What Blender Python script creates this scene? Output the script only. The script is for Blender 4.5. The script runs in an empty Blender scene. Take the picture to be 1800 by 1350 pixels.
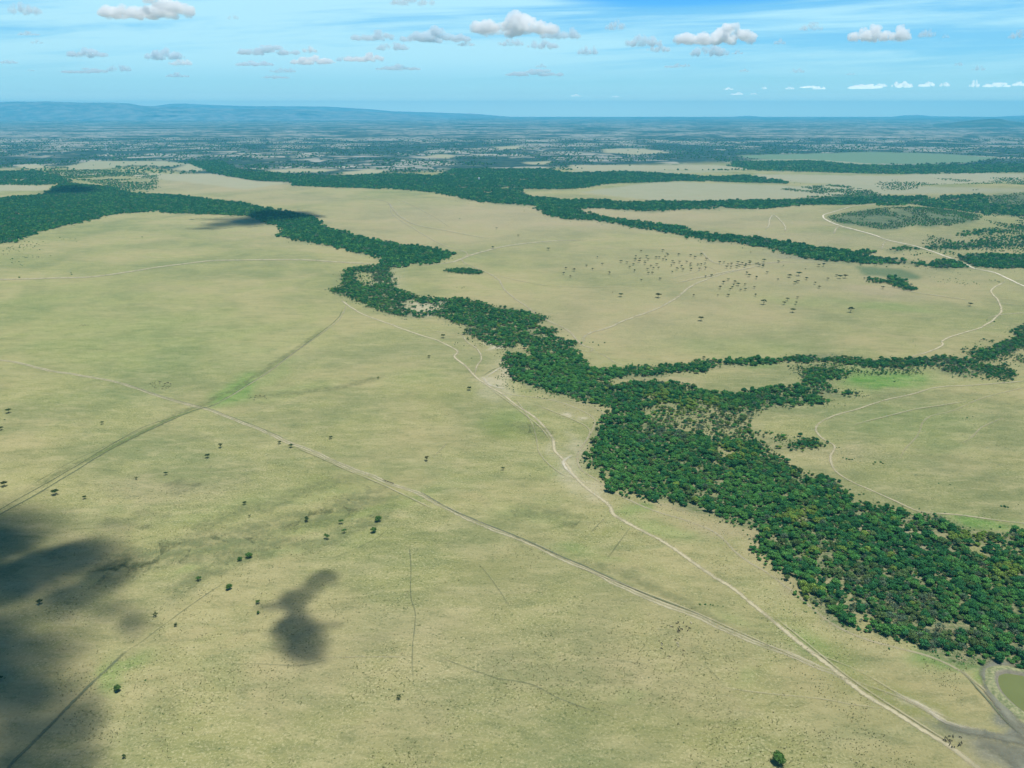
import bpy, bmesh, math, random
import numpy as np
from mathutils import Vector, Matrix, noise as mnoise
R = math.radians
random.seed(11); rng = np.random.default_rng(7)
sc = bpy.context.scene
COL = sc.collection

# ------------------------------------------------------------------ camera
H, FPX, PITCH = 500.0, 1386.0, R(19.2)          # flying height, focal length in photo pixels, pitch
CP, SP = math.cos(PITCH), math.sin(PITCH)
cam = bpy.data.cameras.new('camera'); camo = bpy.data.objects.new('camera', cam); COL.objects.link(camo)
camo.location = (0, 0, H); camo.rotation_euler = (R(90) - PITCH, 0, 0)
cam.sensor_width = 36; cam.angle = 2 * math.atan(900 / FPX)
cam.clip_start = 1; cam.clip_end = 400000
sc.camera = camo

SUN = Vector((0.45, -0.22, 2.25)).normalized()

# ------------------------------------------------------------------ terrain
def flat_at(px, py):
    px = np.asarray(px, float); py = np.asarray(py, float)
    u = (px - 900) / FPX; t = (675 - py) / FPX
    dy = CP + t * SP; dz = -SP + t * CP
    dz = np.minimum(dz, -0.0085)
    s = H / -dz
    return u * s, dy * s
HX, HY = [float(v) for v in flat_at(1600, 392)]
H2X, H2Y = [float(v) for v in flat_at(1820, 352)]
def terrain(x, y):
    h = 62 * np.exp(-(((x - HX) / 330) ** 2 + ((y - HY - 120) / 420) ** 2) ** 0.8)
    h = h + 70 * np.exp(-(((x - H2X) / 420) ** 2 + ((y - H2Y - 200) / 600) ** 2) ** 0.8)
    return h
def at(px, py):                                   # the ground point that the photo shows at (px, py)
    px = np.asarray(px, float); py = np.asarray(py, float)
    x, y = flat_at(px, py)
    for _ in range(6):
        z = terrain(x, y)
        k = (H - z) / H
        x0, y0 = flat_at(px, py)
        x, y = x0 * k, y0 * k
    return x, y
def pix(x, y, z=None):
    if z is None: z = terrain(x, y)
    dz = z - H
    f = y * CP - dz * SP; up = y * SP + dz * CP
    f = np.maximum(f, 1e-3)
    return 900 + FPX * x / f, 675 - FPX * up / f
def mpp(py):                                      # metres across one photo pixel at that row
    x, y = at(900, py)
    return float((y * CP + H * SP) / FPX)

# ------------------------------------------------------------------ numpy noise
def _hash(ix, iy, seed):
    ix = ix.astype(np.int64); iy = iy.astype(np.int64)
    n = (ix * 374761393 + iy * 668265263 + seed * 982451653) & 0xFFFFFFFF
    n = ((n ^ (n >> 13)) * 1274126177) & 0xFFFFFFFF
    return ((n ^ (n >> 16)) & 0xFFFF) / 65535.0
def vnoise(x, y, seed=0):
    x = np.asarray(x, float); y = np.asarray(y, float)
    ix = np.floor(x); iy = np.floor(y); fx = x - ix; fy = y - iy
    fx = fx * fx * (3 - 2 * fx); fy = fy * fy * (3 - 2 * fy)
    a = _hash(ix, iy, seed); b = _hash(ix + 1, iy, seed); c = _hash(ix, iy + 1, seed); d = _hash(ix + 1, iy + 1, seed)
    return (a * (1 - fx) + b * fx) * (1 - fy) + (c * (1 - fx) + d * fx) * fy
def fbm(x, y, seed=0, o=4):
    s = 0; a = 0.5; t = 0
    for k in range(o):
        s = s + a * vnoise(x * 2 ** k, y * 2 ** k, seed + k * 17); t += a; a *= 0.5
    return s / t
def inpoly(px, py, poly):
    px = np.asarray(px); py = np.asarray(py)
    ins = np.zeros(px.shape, bool); n = len(poly)
    for i in range(n):
        x1, y1 = poly[i]; x2, y2 = poly[(i + 1) % n]
        if y1 == y2: continue
        c = ((y1 > py) != (y2 > py)) & (px < (x2 - x1) * (py - y1) / (y2 - y1) + x1)
        ins ^= c
    return ins

# ------------------------------------------------------------------ object helpers
def tag(o, label=None, cat=None, group=None, kind=None):
    if label: o['label'] = label
    if cat: o['category'] = cat
    if group: o['group'] = group
    if kind: o['kind'] = kind
    return o
def empty(name, loc, rz=0, s=1.0):
    o = bpy.data.objects.new(name, None); COL.objects.link(o)
    o.location = loc; o.rotation_euler = (0, 0, rz); o.scale = (s, s, s)
    o.empty_display_size = 1
    return o
def link(name, me, parent=None):
    o = bpy.data.objects.new(name, me); COL.objects.link(o)
    if parent: o.parent = parent
    return o
def mesh(name, verts, faces, mats=(), smooth=False, midx=None):
    me = bpy.data.meshes.new(name)
    me.from_pydata([tuple(v) for v in verts], [], [tuple(f) for f in faces])
    for m in mats: me.materials.append(m)
    if midx is not None: me.polygons.foreach_set('material_index', np.asarray(midx, np.int32))
    if smooth: me.polygons.foreach_set('use_smooth', np.ones(len(me.polygons), bool))
    me.update()
    return me
def fattr(me, name, vals):
    a = me.attributes.new(name, 'FLOAT', 'POINT'); a.data.foreach_set('value', np.asarray(vals, np.float32))

# ------------------------------------------------------------------ material helpers
class N:
    def __init__(s, name):
        s.m = bpy.data.materials.new(name); s.m.use_nodes = True
        s.t = s.m.node_tree; s.t.nodes.clear()
        s.out = s.t.nodes.new('ShaderNodeOutputMaterial')
    def n(s, typ, ins=None, **kw):
        d = s.t.nodes.new('ShaderNode' + typ)
        for k, v in kw.items(): setattr(d, k, v)
        for k, v in (ins or {}).items():
            if hasattr(v, 'is_output') or isinstance(v, bpy.types.NodeSocket): s.t.links.new(v, d.inputs[k])
            else: d.inputs[k].default_value = v
        return d
    def noise(s, vec, scale, detail=4, rough=0.55, dist=0.0):
        return s.n('TexNoise', {'Vector': vec, 'Scale': scale, 'Detail': detail, 'Roughness': rough, 'Distortion': dist}).outputs['Fac']
    def math(s, op, a, b=0.0, c=0.0, clamp=False):
        d = s.n('Math', operation=op, use_clamp=clamp)
        for i, v in enumerate((a, b, c)):
            if isinstance(v, bpy.types.NodeSocket): s.t.links.new(v, d.inputs[i])
            else: d.inputs[i].default_value = v
        return d.outputs[0]
    def ramp(s, v, a, b, lo=0.0, hi=1.0):
        return s.n('MapRange', {'Value': v, 'From Min': a, 'From Max': b, 'To Min': lo, 'To Max': hi}, interpolation_type='SMOOTHSTEP').outputs[0]
    def mix(s, f, a, b, blend='MIX'):
        d = s.n('Mix', data_type='RGBA', blend_type=blend)
        for i, v in ((0, f), (6, a), (7, b)):
            if isinstance(v, bpy.types.NodeSocket): s.t.links.new(v, d.inputs[i])
            else: d.inputs[i].default_value = v if i == 0 else (*v[:3], 1)
        return d.outputs[2]
    def attr(s, name): return s.n('Attribute', attribute_name=name).outputs['Fac']
    def surf(s, sh): s.t.links.new(sh, s.out.inputs['Surface']); return s.m
    def vol(s, sh): s.t.links.new(sh, s.out.inputs['Volume']); return s.m

# ------------------------------------------------------------------ light and sky
EXPO = 0.18
sun = bpy.data.lights.new('sun', 'SUN'); suno = bpy.data.objects.new('sun', sun); COL.objects.link(suno)
sun.energy = 4.9; sun.angle = R(0.5); sun.color = (1.0, 0.965, 0.90)
suno.rotation_euler = SUN.to_track_quat('Z', 'Y').to_euler(); suno.location = (0, 0, 3000)
sc.view_settings.view_transform = 'Standard'; sc.view_settings.look = 'None'
sc.view_settings.exposure = EXPO; sc.view_settings.gamma = 1
sc.cycles.volume_bounces = 6; sc.cycles.max_bounces = 8; sc.cycles.diffuse_bounces = 3
sc.cycles.transparent_max_bounces = 24
w = bpy.data.worlds.new('World'); sc.world = w; w.use_nodes = True
wt = w.node_tree; wt.nodes.clear()
def WN(typ, ins=None, **kw):
    d = wt.nodes.new('ShaderNode' + typ)
    for k, v in kw.items(): setattr(d, k, v)
    for k, v in (ins or {}).items():
        if isinstance(v, bpy.types.NodeSocket): wt.links.new(v, d.inputs[k])
        else: d.inputs[k].default_value = v
    return d
def WM(op, a, b=0.0, c=0.0, clamp=False):
    return WN('Math', {0: a, 1: b, 2: c}, operation=op, use_clamp=clamp).outputs[0]
def WR(v, a, b, lo=0.0, hi=1.0):
    return WN('MapRange', {'Value': v, 'From Min': a, 'From Max': b, 'To Min': lo, 'To Max': hi}, interpolation_type='SMOOTHSTEP').outputs[0]
def WX(f, a, b, blend='MIX'):
    d = WN('Mix', data_type='RGBA', blend_type=blend)
    for i, v in ((0, f), (6, a), (7, b)):
        if isinstance(v, bpy.types.NodeSocket): wt.links.new(v, d.inputs[i])
        else: d.inputs[i].default_value = v if i == 0 else (*v[:3], 1)
    return d.outputs[2]
sky = WN('TexSky', sky_type='NISHITA', sun_disc=False)
sky.sun_elevation = math.asin(SUN.z); sky.sun_rotation = math.atan2(SUN.x, SUN.y)
sky.altitude = 2000; sky.air_density = 1.0; sky.dust_density = 1.6; sky.ozone_density = 1.0
geo = WN('TexCoord')
sep = WN('SeparateXYZ', {0: geo.outputs['Generated']})
X, Y, Z = sep.outputs
ysafe = WM('MAXIMUM', WM('ABSOLUTE', Y), 0.05)
A = WM('DIVIDE', X, ysafe); E = WM('DIVIDE', Z, ysafe)     # azimuth and elevation of the ray, as slopes
E2 = WM('MULTIPLY_ADD', A, -0.035, E)                      # the cirrus bands rise gently to the right
v1 = WN('CombineXYZ', {0: WM('MULTIPLY', A, 1.6), 1: WM('MULTIPLY', E2, 26.0), 2: 3.0}).outputs[0]
v2 = WN('CombineXYZ', {0: WM('MULTIPLY', A, 4.0), 1: WM('MULTIPLY', E2, 90.0), 2: 1.0}).outputs[0]
n1 = WN('TexNoise', {'Vector': v1, 'Scale': 1.0, 'Detail': 6, 'Roughness': 0.6, 'Distortion': 0.7}).outputs['Fac']
n2 = WN('TexNoise', {'Vector': v2, 'Scale': 1.0, 'Detail': 4, 'Roughness': 0.6, 'Distortion': 0.3}).outputs['Fac']
nn = WM('MULTIPLY_ADD', n2, 0.3, WM('MULTIPLY', n1, 0.7))
up_fade = WR(E, 0.012, 0.06)
left = WR(A, 0.30, -0.15, 0.0, 0.10)
cir = WR(WM('ADD', nn, left), 0.42, 0.62)
cir = WM('MULTIPLY', cir, WM('MULTIPLY', up_fade, WR(E, .55, .25)))
# the one clear blue gap between the bands
ga = WM('DIVIDE', WM('SUBTRACT', A, 0.215), 0.15); ge = WM('DIVIDE', WM('SUBTRACT', E2, 0.1195), 0.0135)
gd = WM('ADD', WM('MULTIPLY', ga, ga), WM('MULTIPLY', ge, ge))
gap = WR(gd, 1.7, 0.5)
cir = WM('MULTIPLY', cir, WM('SUBTRACT', 1.0, gap))
SKYTINT = (0.09, 0.38, 0.64)
base = WX(1.0, sky.outputs[0], SKYTINT, 'MULTIPLY')
hl = WM('SQRT', WM('ADD', WM('MULTIPLY', X, X), WM('MULTIPLY', Y, Y)))
EH = WM('DIVIDE', Z, WM('MAXIMUM', hl, 0.02))
cr = WN('ValToRGB', {0: WM('MULTIPLY', EH, 4.0, clamp=True)})   # brightness of the air near the horizon, by elevation
el = cr.color_ramp.elements
STOPS = [(0.0, (.118, .138, .124)), (.034, (.104, .126, .116)), (.05, (.078, .104, .104)), (.072, (.056, .086, .092)), (.12, (.040, .074, .085)), (.24, (.025, .062, .088)), (.5, (.016, .051, .088)), (1.0, (.006, .024, .060))]
el[0].position, el[0].color = 0.0, (*STOPS[0][1], 1); el[1].position, el[1].color = 1.0, (*STOPS[-1][1], 1)
for p_, c_ in STOPS[1:-1]: e_ = el.new(p_); e_.color = (*c_, 1)
nearh = WX(1.0, cr.outputs[0], (100., 100., 100.), 'MULTIPLY')
base = WX(WR(EH, .14, .45), nearh, base)
CIRRUS = (5.1, 8.4, 9.5)
base = WX(WM('MULTIPLY', gap, .85), base, (0.9, 4.4, 9.4))
colr = WX(WM('MULTIPLY', cir, 0.85), base, WX(gap, CIRRUS, CIRRUS))
bg = WN('Background', {'Color': colr, 'Strength': 0.1})
wo = WN('OutputWorld', {'Surface': bg.outputs[0]})
# ------------------------------------------------------------------ outlines read off the photograph (photo pixels), laid on the ground by at()
WOOD_L = [(-900,520),(-500,500),(-150,470),(-60,445),(0,429),(20,427),(43,418),(67,408),(110,398),(150,390),(183,380),(207,376),(267,372),(300,375),(367,377),(443,380),(467,393),(493,397),(500,408),(485,413),(520,422),(550,428),(580,432),(600,436),(630,445),(663,452),(673,462),(683,472),(712,470),(703,462),(740,465),(777,462),(782,453),(797,450),(780,443),(757,437),(713,432),(657,423),(617,412),(600,407),(573,402),(553,387),(540,380),(500,372),(460,365),(433,358),(383,353),(350,348),(300,343),(233,341),(200,330),(150,325),(110,322),(90,333),(77,343),(20,347),(-20,352),(-150,352),(-900,345)]
WOOD_L2 = [(-500,300),(-150,300),(0,302),(60,300),(110,312),(125,322),(70,326),(0,325),(-150,330),(-500,330)]
RIV1 = [(683,470),(655,466),(620,470),(602,480),(607,500),(583,510),(600,520),(620,525),(657,543),(697,555),(733,558),(773,555),(800,570),(827,575),(817,587),(847,597),(863,608),(893,613),(907,603),(920,617),(945,624),(967,617),(1000,615),(1022,604),(990,600),(967,590),(983,580),(943,575),(937,570),(963,563),(950,553),(900,547),(850,535),(817,525),(787,527),(757,525),(717,517),(690,507),(693,493),(683,480)]
RIV2 = [(887,625),(890,650),(905,668),(930,680),(973,690),(1000,695),(1020,706),(1057,712),(1079,722),(1058,743),(1058,764),(1050,780),(1040,790),(1030,818),(1066,828),(1071,847),(1092,867),(1133,880),(1175,883),(1224,888),(1250,901),(1270,911),(1315,926),(1338,935),(1325,955),(1340,979),(1350,987),(1381,1007),(1410,1039),(1428,1057),(1454,1078),(1464,1091),(1505,1106),(1542,1117),(1583,1130),(1601,1117),(1625,1142),(1690,1160),(1739,1155),(1775,1168),(1805,1171),(1900,1235),(2050,1300),(2100,1000),(1950,935),(1800,935),(1770,937),(1739,942),(1713,937),(1692,942),(1687,924),(1648,906),(1599,906),(1578,898),(1542,891),(1518,891),(1495,880),(1480,862),(1461,841),(1438,834),(1412,834),(1394,821),(1366,810),(1341,785),(1276,771),(1211,762),(1175,756),(1146,740),(1120,728),(1150,708),(1195,706),(1211,722),(1250,709),(1289,727),(1350,712),(1367,713),(1433,713),(1473,710),(1433,699),(1420,696),(1433,677),(1407,680),(1350,683),(1300,693),(1243,690),(1200,677),(1167,672),(1120,673),(1073,685),(1057,670),(1100,663),(1150,660),(1200,653),(1233,655),(1250,643),(1283,640),(1327,643),(1360,640),(1360,632),(1283,635),(1237,635),(1200,642),(1140,645),(1100,645),(1033,650),(1017,623),(1003,615),(960,624),(925,628),(907,622)]
MIXED = [(1110,700),(1150,705),(1230,690),(1350,700),(1330,735),(1290,745),(1360,760),(1420,768),(1452,780),(1430,790),(1350,792),(1276,771),(1146,740)]
ARM_R = [(1352,636),(1362,631),(1387,629),(1420,626),(1480,630),(1530,634),(1600,632),(1640,628),(1690,630),(1715,620),(1745,612),(1785,596),(1773,583),(1790,578),(1860,560),(1860,600),(1800,604),(1780,618),(1750,628),(1720,640),(1640,644),(1600,648),(1530,646),(1480,640),(1420,636)]
ARM_R2 = [(1655,648),(1700,642),(1780,642),(1784,655),(1782,668),(1740,662),(1700,658),(1660,654)]
ARM_R3 = [(1415,650),(1450,646),(1500,655),(1470,668),(1440,672),(1455,680),(1500,690),(1522,692),(1500,696),(1450,688),(1430,690),(1410,670)]
ARM_SCRUB = [(1380,640),(1480,640),(1600,648),(1640,646),(1720,600),(1780,600),(1860,600),(1860,660),(1790,645),(1780,672),(1650,658),(1500,660),(1420,668),(1390,655)]
BANK = [(790,600),(905,603),(925,628),(888,628),(892,655),(935,684),(1000,700),(1040,712),(1000,708),(900,690),(862,676),(868,655),(885,645),(868,630),(870,612),(795,606)]
ISLE = [(780,476),(800,473),(835,474),(851,480),(840,483),(800,481)]
ISLE2 = [(1394,778),(1412,772),(1440,776),(1452,781),(1430,787),(1405,785)]
NORTH = [(600,330),(697,333),(760,338),(807,347),(840,355),(900,359),(943,363),(950,373),(967,380),(990,386),(1013,386),(1083,392),(1110,400),(1167,407),(1200,415),(1233,423),(1300,428),(1350,438),(1387,448),(1433,457),(1500,463),(1513,453),(1540,443),(1483,442),(1433,435),(1380,427),(1340,420),(1267,415),(1210,408),(1200,400),(1180,398),(1133,392),(1067,383),(1033,377),(1000,367),(1067,367),(1147,372),(1200,368),(1297,367),(1347,367),(1417,360),(1500,360),(1633,352),(1633,347),(1560,346),(1417,352),(1300,354),(1200,356),(1180,355),(1133,355),(1100,358),(1060,352),(1000,352),(933,347),(910,340),(920,332),(983,333),(1033,330),(1067,323),(1167,320),(1200,318),(1387,323),(1367,317),(1310,309),(1260,312),(1200,308),(1100,302),(993,305),(960,298),(800,298),(767,310),(700,306),(600,310),(520,308),(420,300),(385,283),(330,285),(377,305),(450,318),(513,320),(520,327)]
NGLADE = [(763,320),(800,318),(867,324),(840,326),(780,324)]
EDGE_R = [(1170,406),(1210,413),(1255,416),(1252,411),(1215,407)]
BELT_R2 = [(1500,463),(1513,452),(1567,457),(1640,460),(1680,457),(1710,447),(1760,448),(1860,452),(1860,478),(1800,473),(1717,470),(1650,472),(1583,465)]
BELT_R3 = [(1557,438),(1580,434),(1620,436),(1667,427),(1733,421),(1860,410),(1860,434),(1800,432),(1700,437),(1627,440),(1600,439),(1560,441)]
BELT_R4 = [(1677,413),(1720,405),(1747,401),(1860,394),(1860,402),(1740,411),(1690,415)]
HILLSCRUB = [(1453,380),(1467,390),(1533,400),(1557,405),(1600,397),(1667,397),(1720,386),(1720,377),(1650,367),(1583,363),(1533,368)]
SPARSE_R = [(1620,440),(1640,405),(1700,392),(1720,378),(1860,372),(1860,440)]
SPARSE_R2 = [(1560,452),(1680,440),(1860,440),(1860,452),(1700,452),(1600,458)]
DARK_R = [(1533,363),(1600,354),(1653,350),(1667,345),(1733,343),(1740,360),(1860,364),(1860,384),(1747,378),(1667,368),(1600,360)]
SLOPE_R = [(1735,345),(1800,338),(1860,338),(1860,366),(1745,362)]
FAR_R = [(1290,285),(1430,283),(1500,290),(1600,292),(1860,288),(1860,302),(1640,306),(1540,306),(1440,303),(1330,300),(1290,293)]
PATCH_L = [(67,300),(200,298),(277,308),(275,330),(240,343),(200,330),(150,318),(100,312)]
SHRUB_L = [(0,440),(40,424),(90,418),(140,416),(138,425),(100,440),(95,460),(50,452),(38,472),(12,472),(20,460),(0,450)]
GROVE = [(1520,492),(1530,489),(1560,494),(1590,500),(1608,508),(1600,512),(1580,508),(1560,498),(1530,498)]
GROVE2 = [(1560,487),(1580,488),(1600,505),(1590,509),(1570,497)]
SHRUB_R = [(1595,468),(1650,472),(1740,478),(1760,500),(1690,502),(1640,496),(1600,476)]
POND = [(1754,1187),(1765,1183),(1778,1184),(1800,1188),(1850,1200),(1895,1228),(1905,1262),(1880,1285),(1845,1280),(1800,1253),(1775,1233),(1759,1215),(1752,1197)]
PONDSCRUB = [(1600,1130),(1640,1138),(1700,1148),(1745,1158),(1735,1170),(1690,1168),(1640,1155)]
# (outline, spacing m, share kept, crown scale, kind weights)   kinds: 0 dark 1 mid green 2 yellow green 3 olive brown 4 grey
# ------------------------------------------------------------------ tracks: (kind, width m, strength, points)
TRACKS = [
 ('rut', 5.4, .75, [(-60,628),(0,633),(40,640),(80,650),(140,660),(210,673),(240,683),(290,700),(340,713),(370,721),(395,731),(450,752),(512,779),(580,806),(631,828),(683,849),(735,867),(787,896),(847,922),(900,943),(939,959),(985,981),(1030,1000),(1107,1036),(1159,1058),(1224,1082),(1276,1107),(1346,1137),(1389,1152),(1436,1174),(1467,1183),(1490,1196)]),
 ('dust', 3.9, .78, [(600,528),(633,550),(680,568),(733,587),(773,600),(803,617),(799,627),(817,643),(837,663),(860,680),(883,693),(910,714),(936,730),(957,751),(970,771),(975,792),(991,810),(1014,841),(1040,865),(1071,888),(1081,906),(1113,924),(1159,948),(1211,984),(1247,1010),(1289,1036),(1346,1080),(1402,1127),(1441,1158),(1480,1189),(1518,1220),(1570,1251),(1622,1283),(1666,1311),(1708,1340),(1760,1385)]),
 ('dust', 2.6, .45, [(868,682),(900,694),(952,700),(991,709),(1030,725),(1046,740),(1040,758),(1032,772),(1024,784),(1014,805),(1022,826),(1045,841),(1081,867),(1120,886),(1159,901),(1211,917),(1258,937),(1289,968),(1315,987),(1350,1008),(1402,1047),(1454,1091),(1505,1117),(1570,1137),(1635,1155),(1687,1180),(1722,1215),(1760,1260),(1800,1295)]),
 ('dust', 2.2, .4, [(952,700),(998,706),(1040,714),(1066,732),(1058,750),(1040,775),(1020,800),(1012,812)]),
 ('dark', 2.6, .75, [(-80,955),(0,905),(60,872),(130,830),(200,787),(280,748),(340,722),(368,715),(400,703)]),
 ('dark', 2.0, .55, [(-80,945),(0,896),(60,862),(130,822),(190,785),(250,752),(300,735),(350,722)]),
 ('lush', 6.0, .5, [(150,812),(200,785),(240,764),(280,745),(320,729),(355,719)]),
 ('dark', 1.6, .35, [(40,862),(90,832),(130,810),(200,778),(260,750)]),
 ('dark', 2.4, .5, [(368,715),(400,698),(435,676),(470,655),(500,632),(530,610),(570,580),(592,562),(603,545)]),
 ('dust', 2.2, .4, [(368,717),(405,697),(440,675),(480,648),(520,618),(560,590),(596,562),(610,535)]),
 ('dust', 10.0, .62, [(-40,492),(60,490),(160,487),(213,480),(277,470),(333,463),(383,458),(450,457),(533,457),(600,461),(663,465)]),
 ('dust', 8.0, .6, [(743,467),(770,464),(797,460),(833,447),(883,434),(933,427),(983,423),(1033,422)]),
 ('dust', 3.4, .5, [(640,345),(683,357),(690,377),(740,410),(783,433),(810,440),(822,447),(813,460),(857,480),(877,493),(890,513),(917,533),(940,550),(970,567),(997,580),(1017,600),(1027,608),(1042,613),(1036,618),(1016,617)]),
 ('dust', 2.4, .4, [(1036,618),(1060,624),(1080,637),(1100,644)]),
 ('dust', 5.0, .6, [(1023,603),(1033,587),(1067,577),(1100,563),(1150,545),(1183,528),(1200,515),(1220,500),(1267,483),(1310,473),(1353,463),(1420,461),(1480,464)]),
 ('dust', 3.0, .35, [(1176,492),(1200,484),(1226,478),(1240,468),(1262,478)]),
 ('road', 3.4, .95, [(1860,522),(1800,503),(1750,480),(1713,472),(1687,460),(1617,435),(1560,422),(1533,412),(1477,397),(1455,388),(1447,382),(1450,377),(1483,367),(1533,360),(1583,350),(1633,340)]),
 ('dust', 4.5, .8, [(1477,397),(1470,402),(1466,412)]),
 ('dust', 4.0, .7, [(1345,405),(1352,395),(1352,387),(1360,378),(1372,388),(1380,398),(1380,408)]),
 ('dust', 4.0, .6, [(1560,422),(1552,430),(1550,440)]),
 ('dust', 4.5, .5, [(1440,395),(1500,404),(1560,422)]),
 ('dust', 3.2, .8, [(1767,495),(1743,510),(1753,527),(1760,547),(1730,573),(1700,583),(1674,591),(1657,600),(1657,608),(1627,620),(1593,630)]),
 ('dust', 3.0, .6, [(1860,542),(1800,550),(1760,553),(1735,560)]),
 ('dust', 3.0, .4, [(1860,546),(1800,538),(1750,532),(1710,527)]),
 ('dust', 2.6, .5, [(1752,569),(1740,574),(1730,576)]),
 ('dust', 2.6, .6, [(1860,660),(1800,670),(1713,677),(1648,681),(1609,692),(1557,703),(1505,720),(1461,733),(1435,751),(1443,769),(1467,784),(1459,805),(1467,826),(1492,844),(1531,862),(1570,880),(1620,900),(1680,905),(1780,918),(1860,925)]),
 ('dust', 2.0, .3, [(1860,665),(1800,681),(1731,699),(1674,722),(1630,735),(1614,764),(1591,790),(1583,808)]),
 ('dust', 2.0, .35, [(1765,735),(1726,751),(1708,769),(1690,779)]),
 ('dust', 2.6, .6, [(833,660),(838,645),(847,630),(838,614),(820,600),(813,590),(800,584)]),
 ('dust', 2.2, .4, [(803,617),(830,613),(842,605),(856,607)]),
 ('dust', 1.8, .35, [(680,568),(720,578),(760,582),(813,590)]),
 ('bare', 3.5, .9, [(852,664),(862,658),(874,650),(882,645)]),
 ('bare', 5.5, .9, [(848,663),(856,672),(864,678),(876,682),(888,683)]),
 ('dark', 2.5, .8, [(850,661),(862,653),(872,648),(880,645)]),
 ('dark', 2.5, .8, [(870,675),(880,679),(892,678)]),
 ('dark', 3.0, .75, [(-10,1395),(20,1345),(50,1315),(100,1265),(150,1215),(195,1170),(212,1154),(225,1144)]),
 ('dark', 1.4, .45, [(225,1144),(250,1128),(280,1105),(305,1087),(330,1068),(360,1047),(400,1022)]),
 ('dark', 1.3, .4, [(720,960),(723,1000),(722,1047),(730,1078),(729,1104),(725,1145),(726,1194)]),
 ('dust', 1.4, .3, [(560,1157),(595,1156),(640,1155),(725,1156)]),
 ('dark', 1.3, .3, [(420,1168),(450,1168),(528,1170),(575,1160)]),
 ('dark', 1.4, .4, [(774,1156),(826,1176),(878,1194),(900,1197),(939,1205),(978,1226),(1030,1246),(1080,1262)]),
 ('dark', 1.2, .35, [(1237,1166),(1255,1185),(1273,1205)]),
 ('dust', 1.3, .35, [(1270,1210),(1350,1220),(1441,1229),(1493,1238),(1557,1246)]),
 ('dark', 1.5, .4, [(1027,948),(1045,930),(1066,909)]),
 ('dark', 1.5, .35, [(1066,985),(1085,958),(1107,930)]),
 ('dark', 1.3, .3, [(839,989),(849,1000),(875,1034),(900,1072)]),
 ('dark', 1.2, .3, [(560,990),(610,972),(660,948),(686,926)]),
 ('dust', 1.6, .3, [(760,805),(775,790),(790,775)]),
 ('dark', 1.8, .9, [(1687,1178),(1705,1196),(1720,1214),(1739,1234),(1758,1256),(1777,1276),(1800,1295),(1830,1325)]),
 ('dust', 2.2, .7, [(1690,1176),(1708,1194),(1730,1213),(1752,1240),(1778,1266),(1806,1292)]),
 ('bare', 5.0, .6, [(1570,1215),(1600,1230),(1625,1242),(1645,1257),(1665,1270),(1700,1282),(1740,1290)]),
 ('dust', 2.2, .35, [(1478,1190),(1530,1208),(1590,1230),(1650,1262),(1700,1285),(1760,1298),(1810,1305)]),
 ('mud', 9.5, .95, [(1800,1163),(1765,1164),(1744,1170),(1735,1188),(1742,1212),(1760,1240),(1780,1266),(1805,1297),(1850,1345)]),
 ('mud', 9.0, .8, [(1650,1268),(1690,1283),(1730,1292),(1770,1303),(1830,1315)]),
 ('mud', 17.0, .95, [(1735,1305),(1770,1322),(1800,1345),(1830,1400)]),
 ('dust', 7.0, .5, [(1190,498),(1240,486),(1290,476),(1330,470)]), 
 ('dust', 5.0, .45, [(1232,440),(1245,455),(1262,464),(1290,466),(1400,458)]),
 ('dust', 5.0, .4, [(1540,500),(1620,516),(1720,530)]),
 ('dust', 2.6, .4, [(1500,748),(1600,722),(1700,706)]),
 ('dust', 1.8, .4, [(940,712),(1000,735),(1036,757),(1020,790)]),
 ('dust', 1.8, .4, [(905,700),(935,745),(950,800),(985,832),(1012,842)]),
 ('dust', 1.6, .35, [(1400,1138),(1500,1176),(1600,1232),(1680,1268)]),
 ('dust', 6.0, .4, [(683,357),(700,378),(730,395),(780,405),(860,420)]),
 ('bare', 4.0, .8, [(1005,800),(990,812),(1000,830),(1016,842)]),
 ('dust', 1.8, .4, [(1016,842),(1030,850),(1050,852),(1070,856)]),
 ('stain', 46.0, 0.41, [(150,1020),(250,985),(340,968),(450,938),(560,905),(640,885),(690,868)]),
 ('stain', 26.0, 0.38, [(300,1050),(380,1000),(470,965),(560,950),(640,925),(690,885)]),
 ('stain', 30.0, 0.30, [(330,935),(430,900),(520,868),(590,850),(640,845)]),
 ('stain', 13.0, .35, [(40,872),(130,820),(240,765),(330,722),(400,690),(450,660),(520,615),(570,578)]),
 ('stain', 20.0, 0.30, [(440,700),(520,690),(600,680),(680,660)]),
 ('stain', 14.0, 0.30, [(1010,985),(1100,1010),(1200,1060),(1300,1110)]),
 ('stain', 34.0, 0.34, [(880,740),(940,760),(990,770)]),
 ('stain', 30.0, 0.30, [(880,900),(960,905),(1040,930)]),
 ('dust', 1.6, .5, [(520,786),(600,822),(680,856),(760,895)]),
 ('dust', 1.6, .5, [(1010,995),(1100,1030),(1220,1076),(1330,1126),(1430,1170)]),
 ('dust', 1.8, .5, [(1360,1084),(1420,1133),(1500,1198),(1600,1262),(1680,1312)]),
 ('dust', 1.8, .45, [(860,683),(900,712),(950,752),(966,775)]),
 ('dust', 2.0, .3, [(650,350),(700,352),(760,380),(790,400)]),
 ('dust', 2.6, .3, [(860,482),(960,502),(1060,505),(1160,503)]),
 ('dark', 2.0, .3, [(1158,551),(1170,545)]),
]
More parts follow.
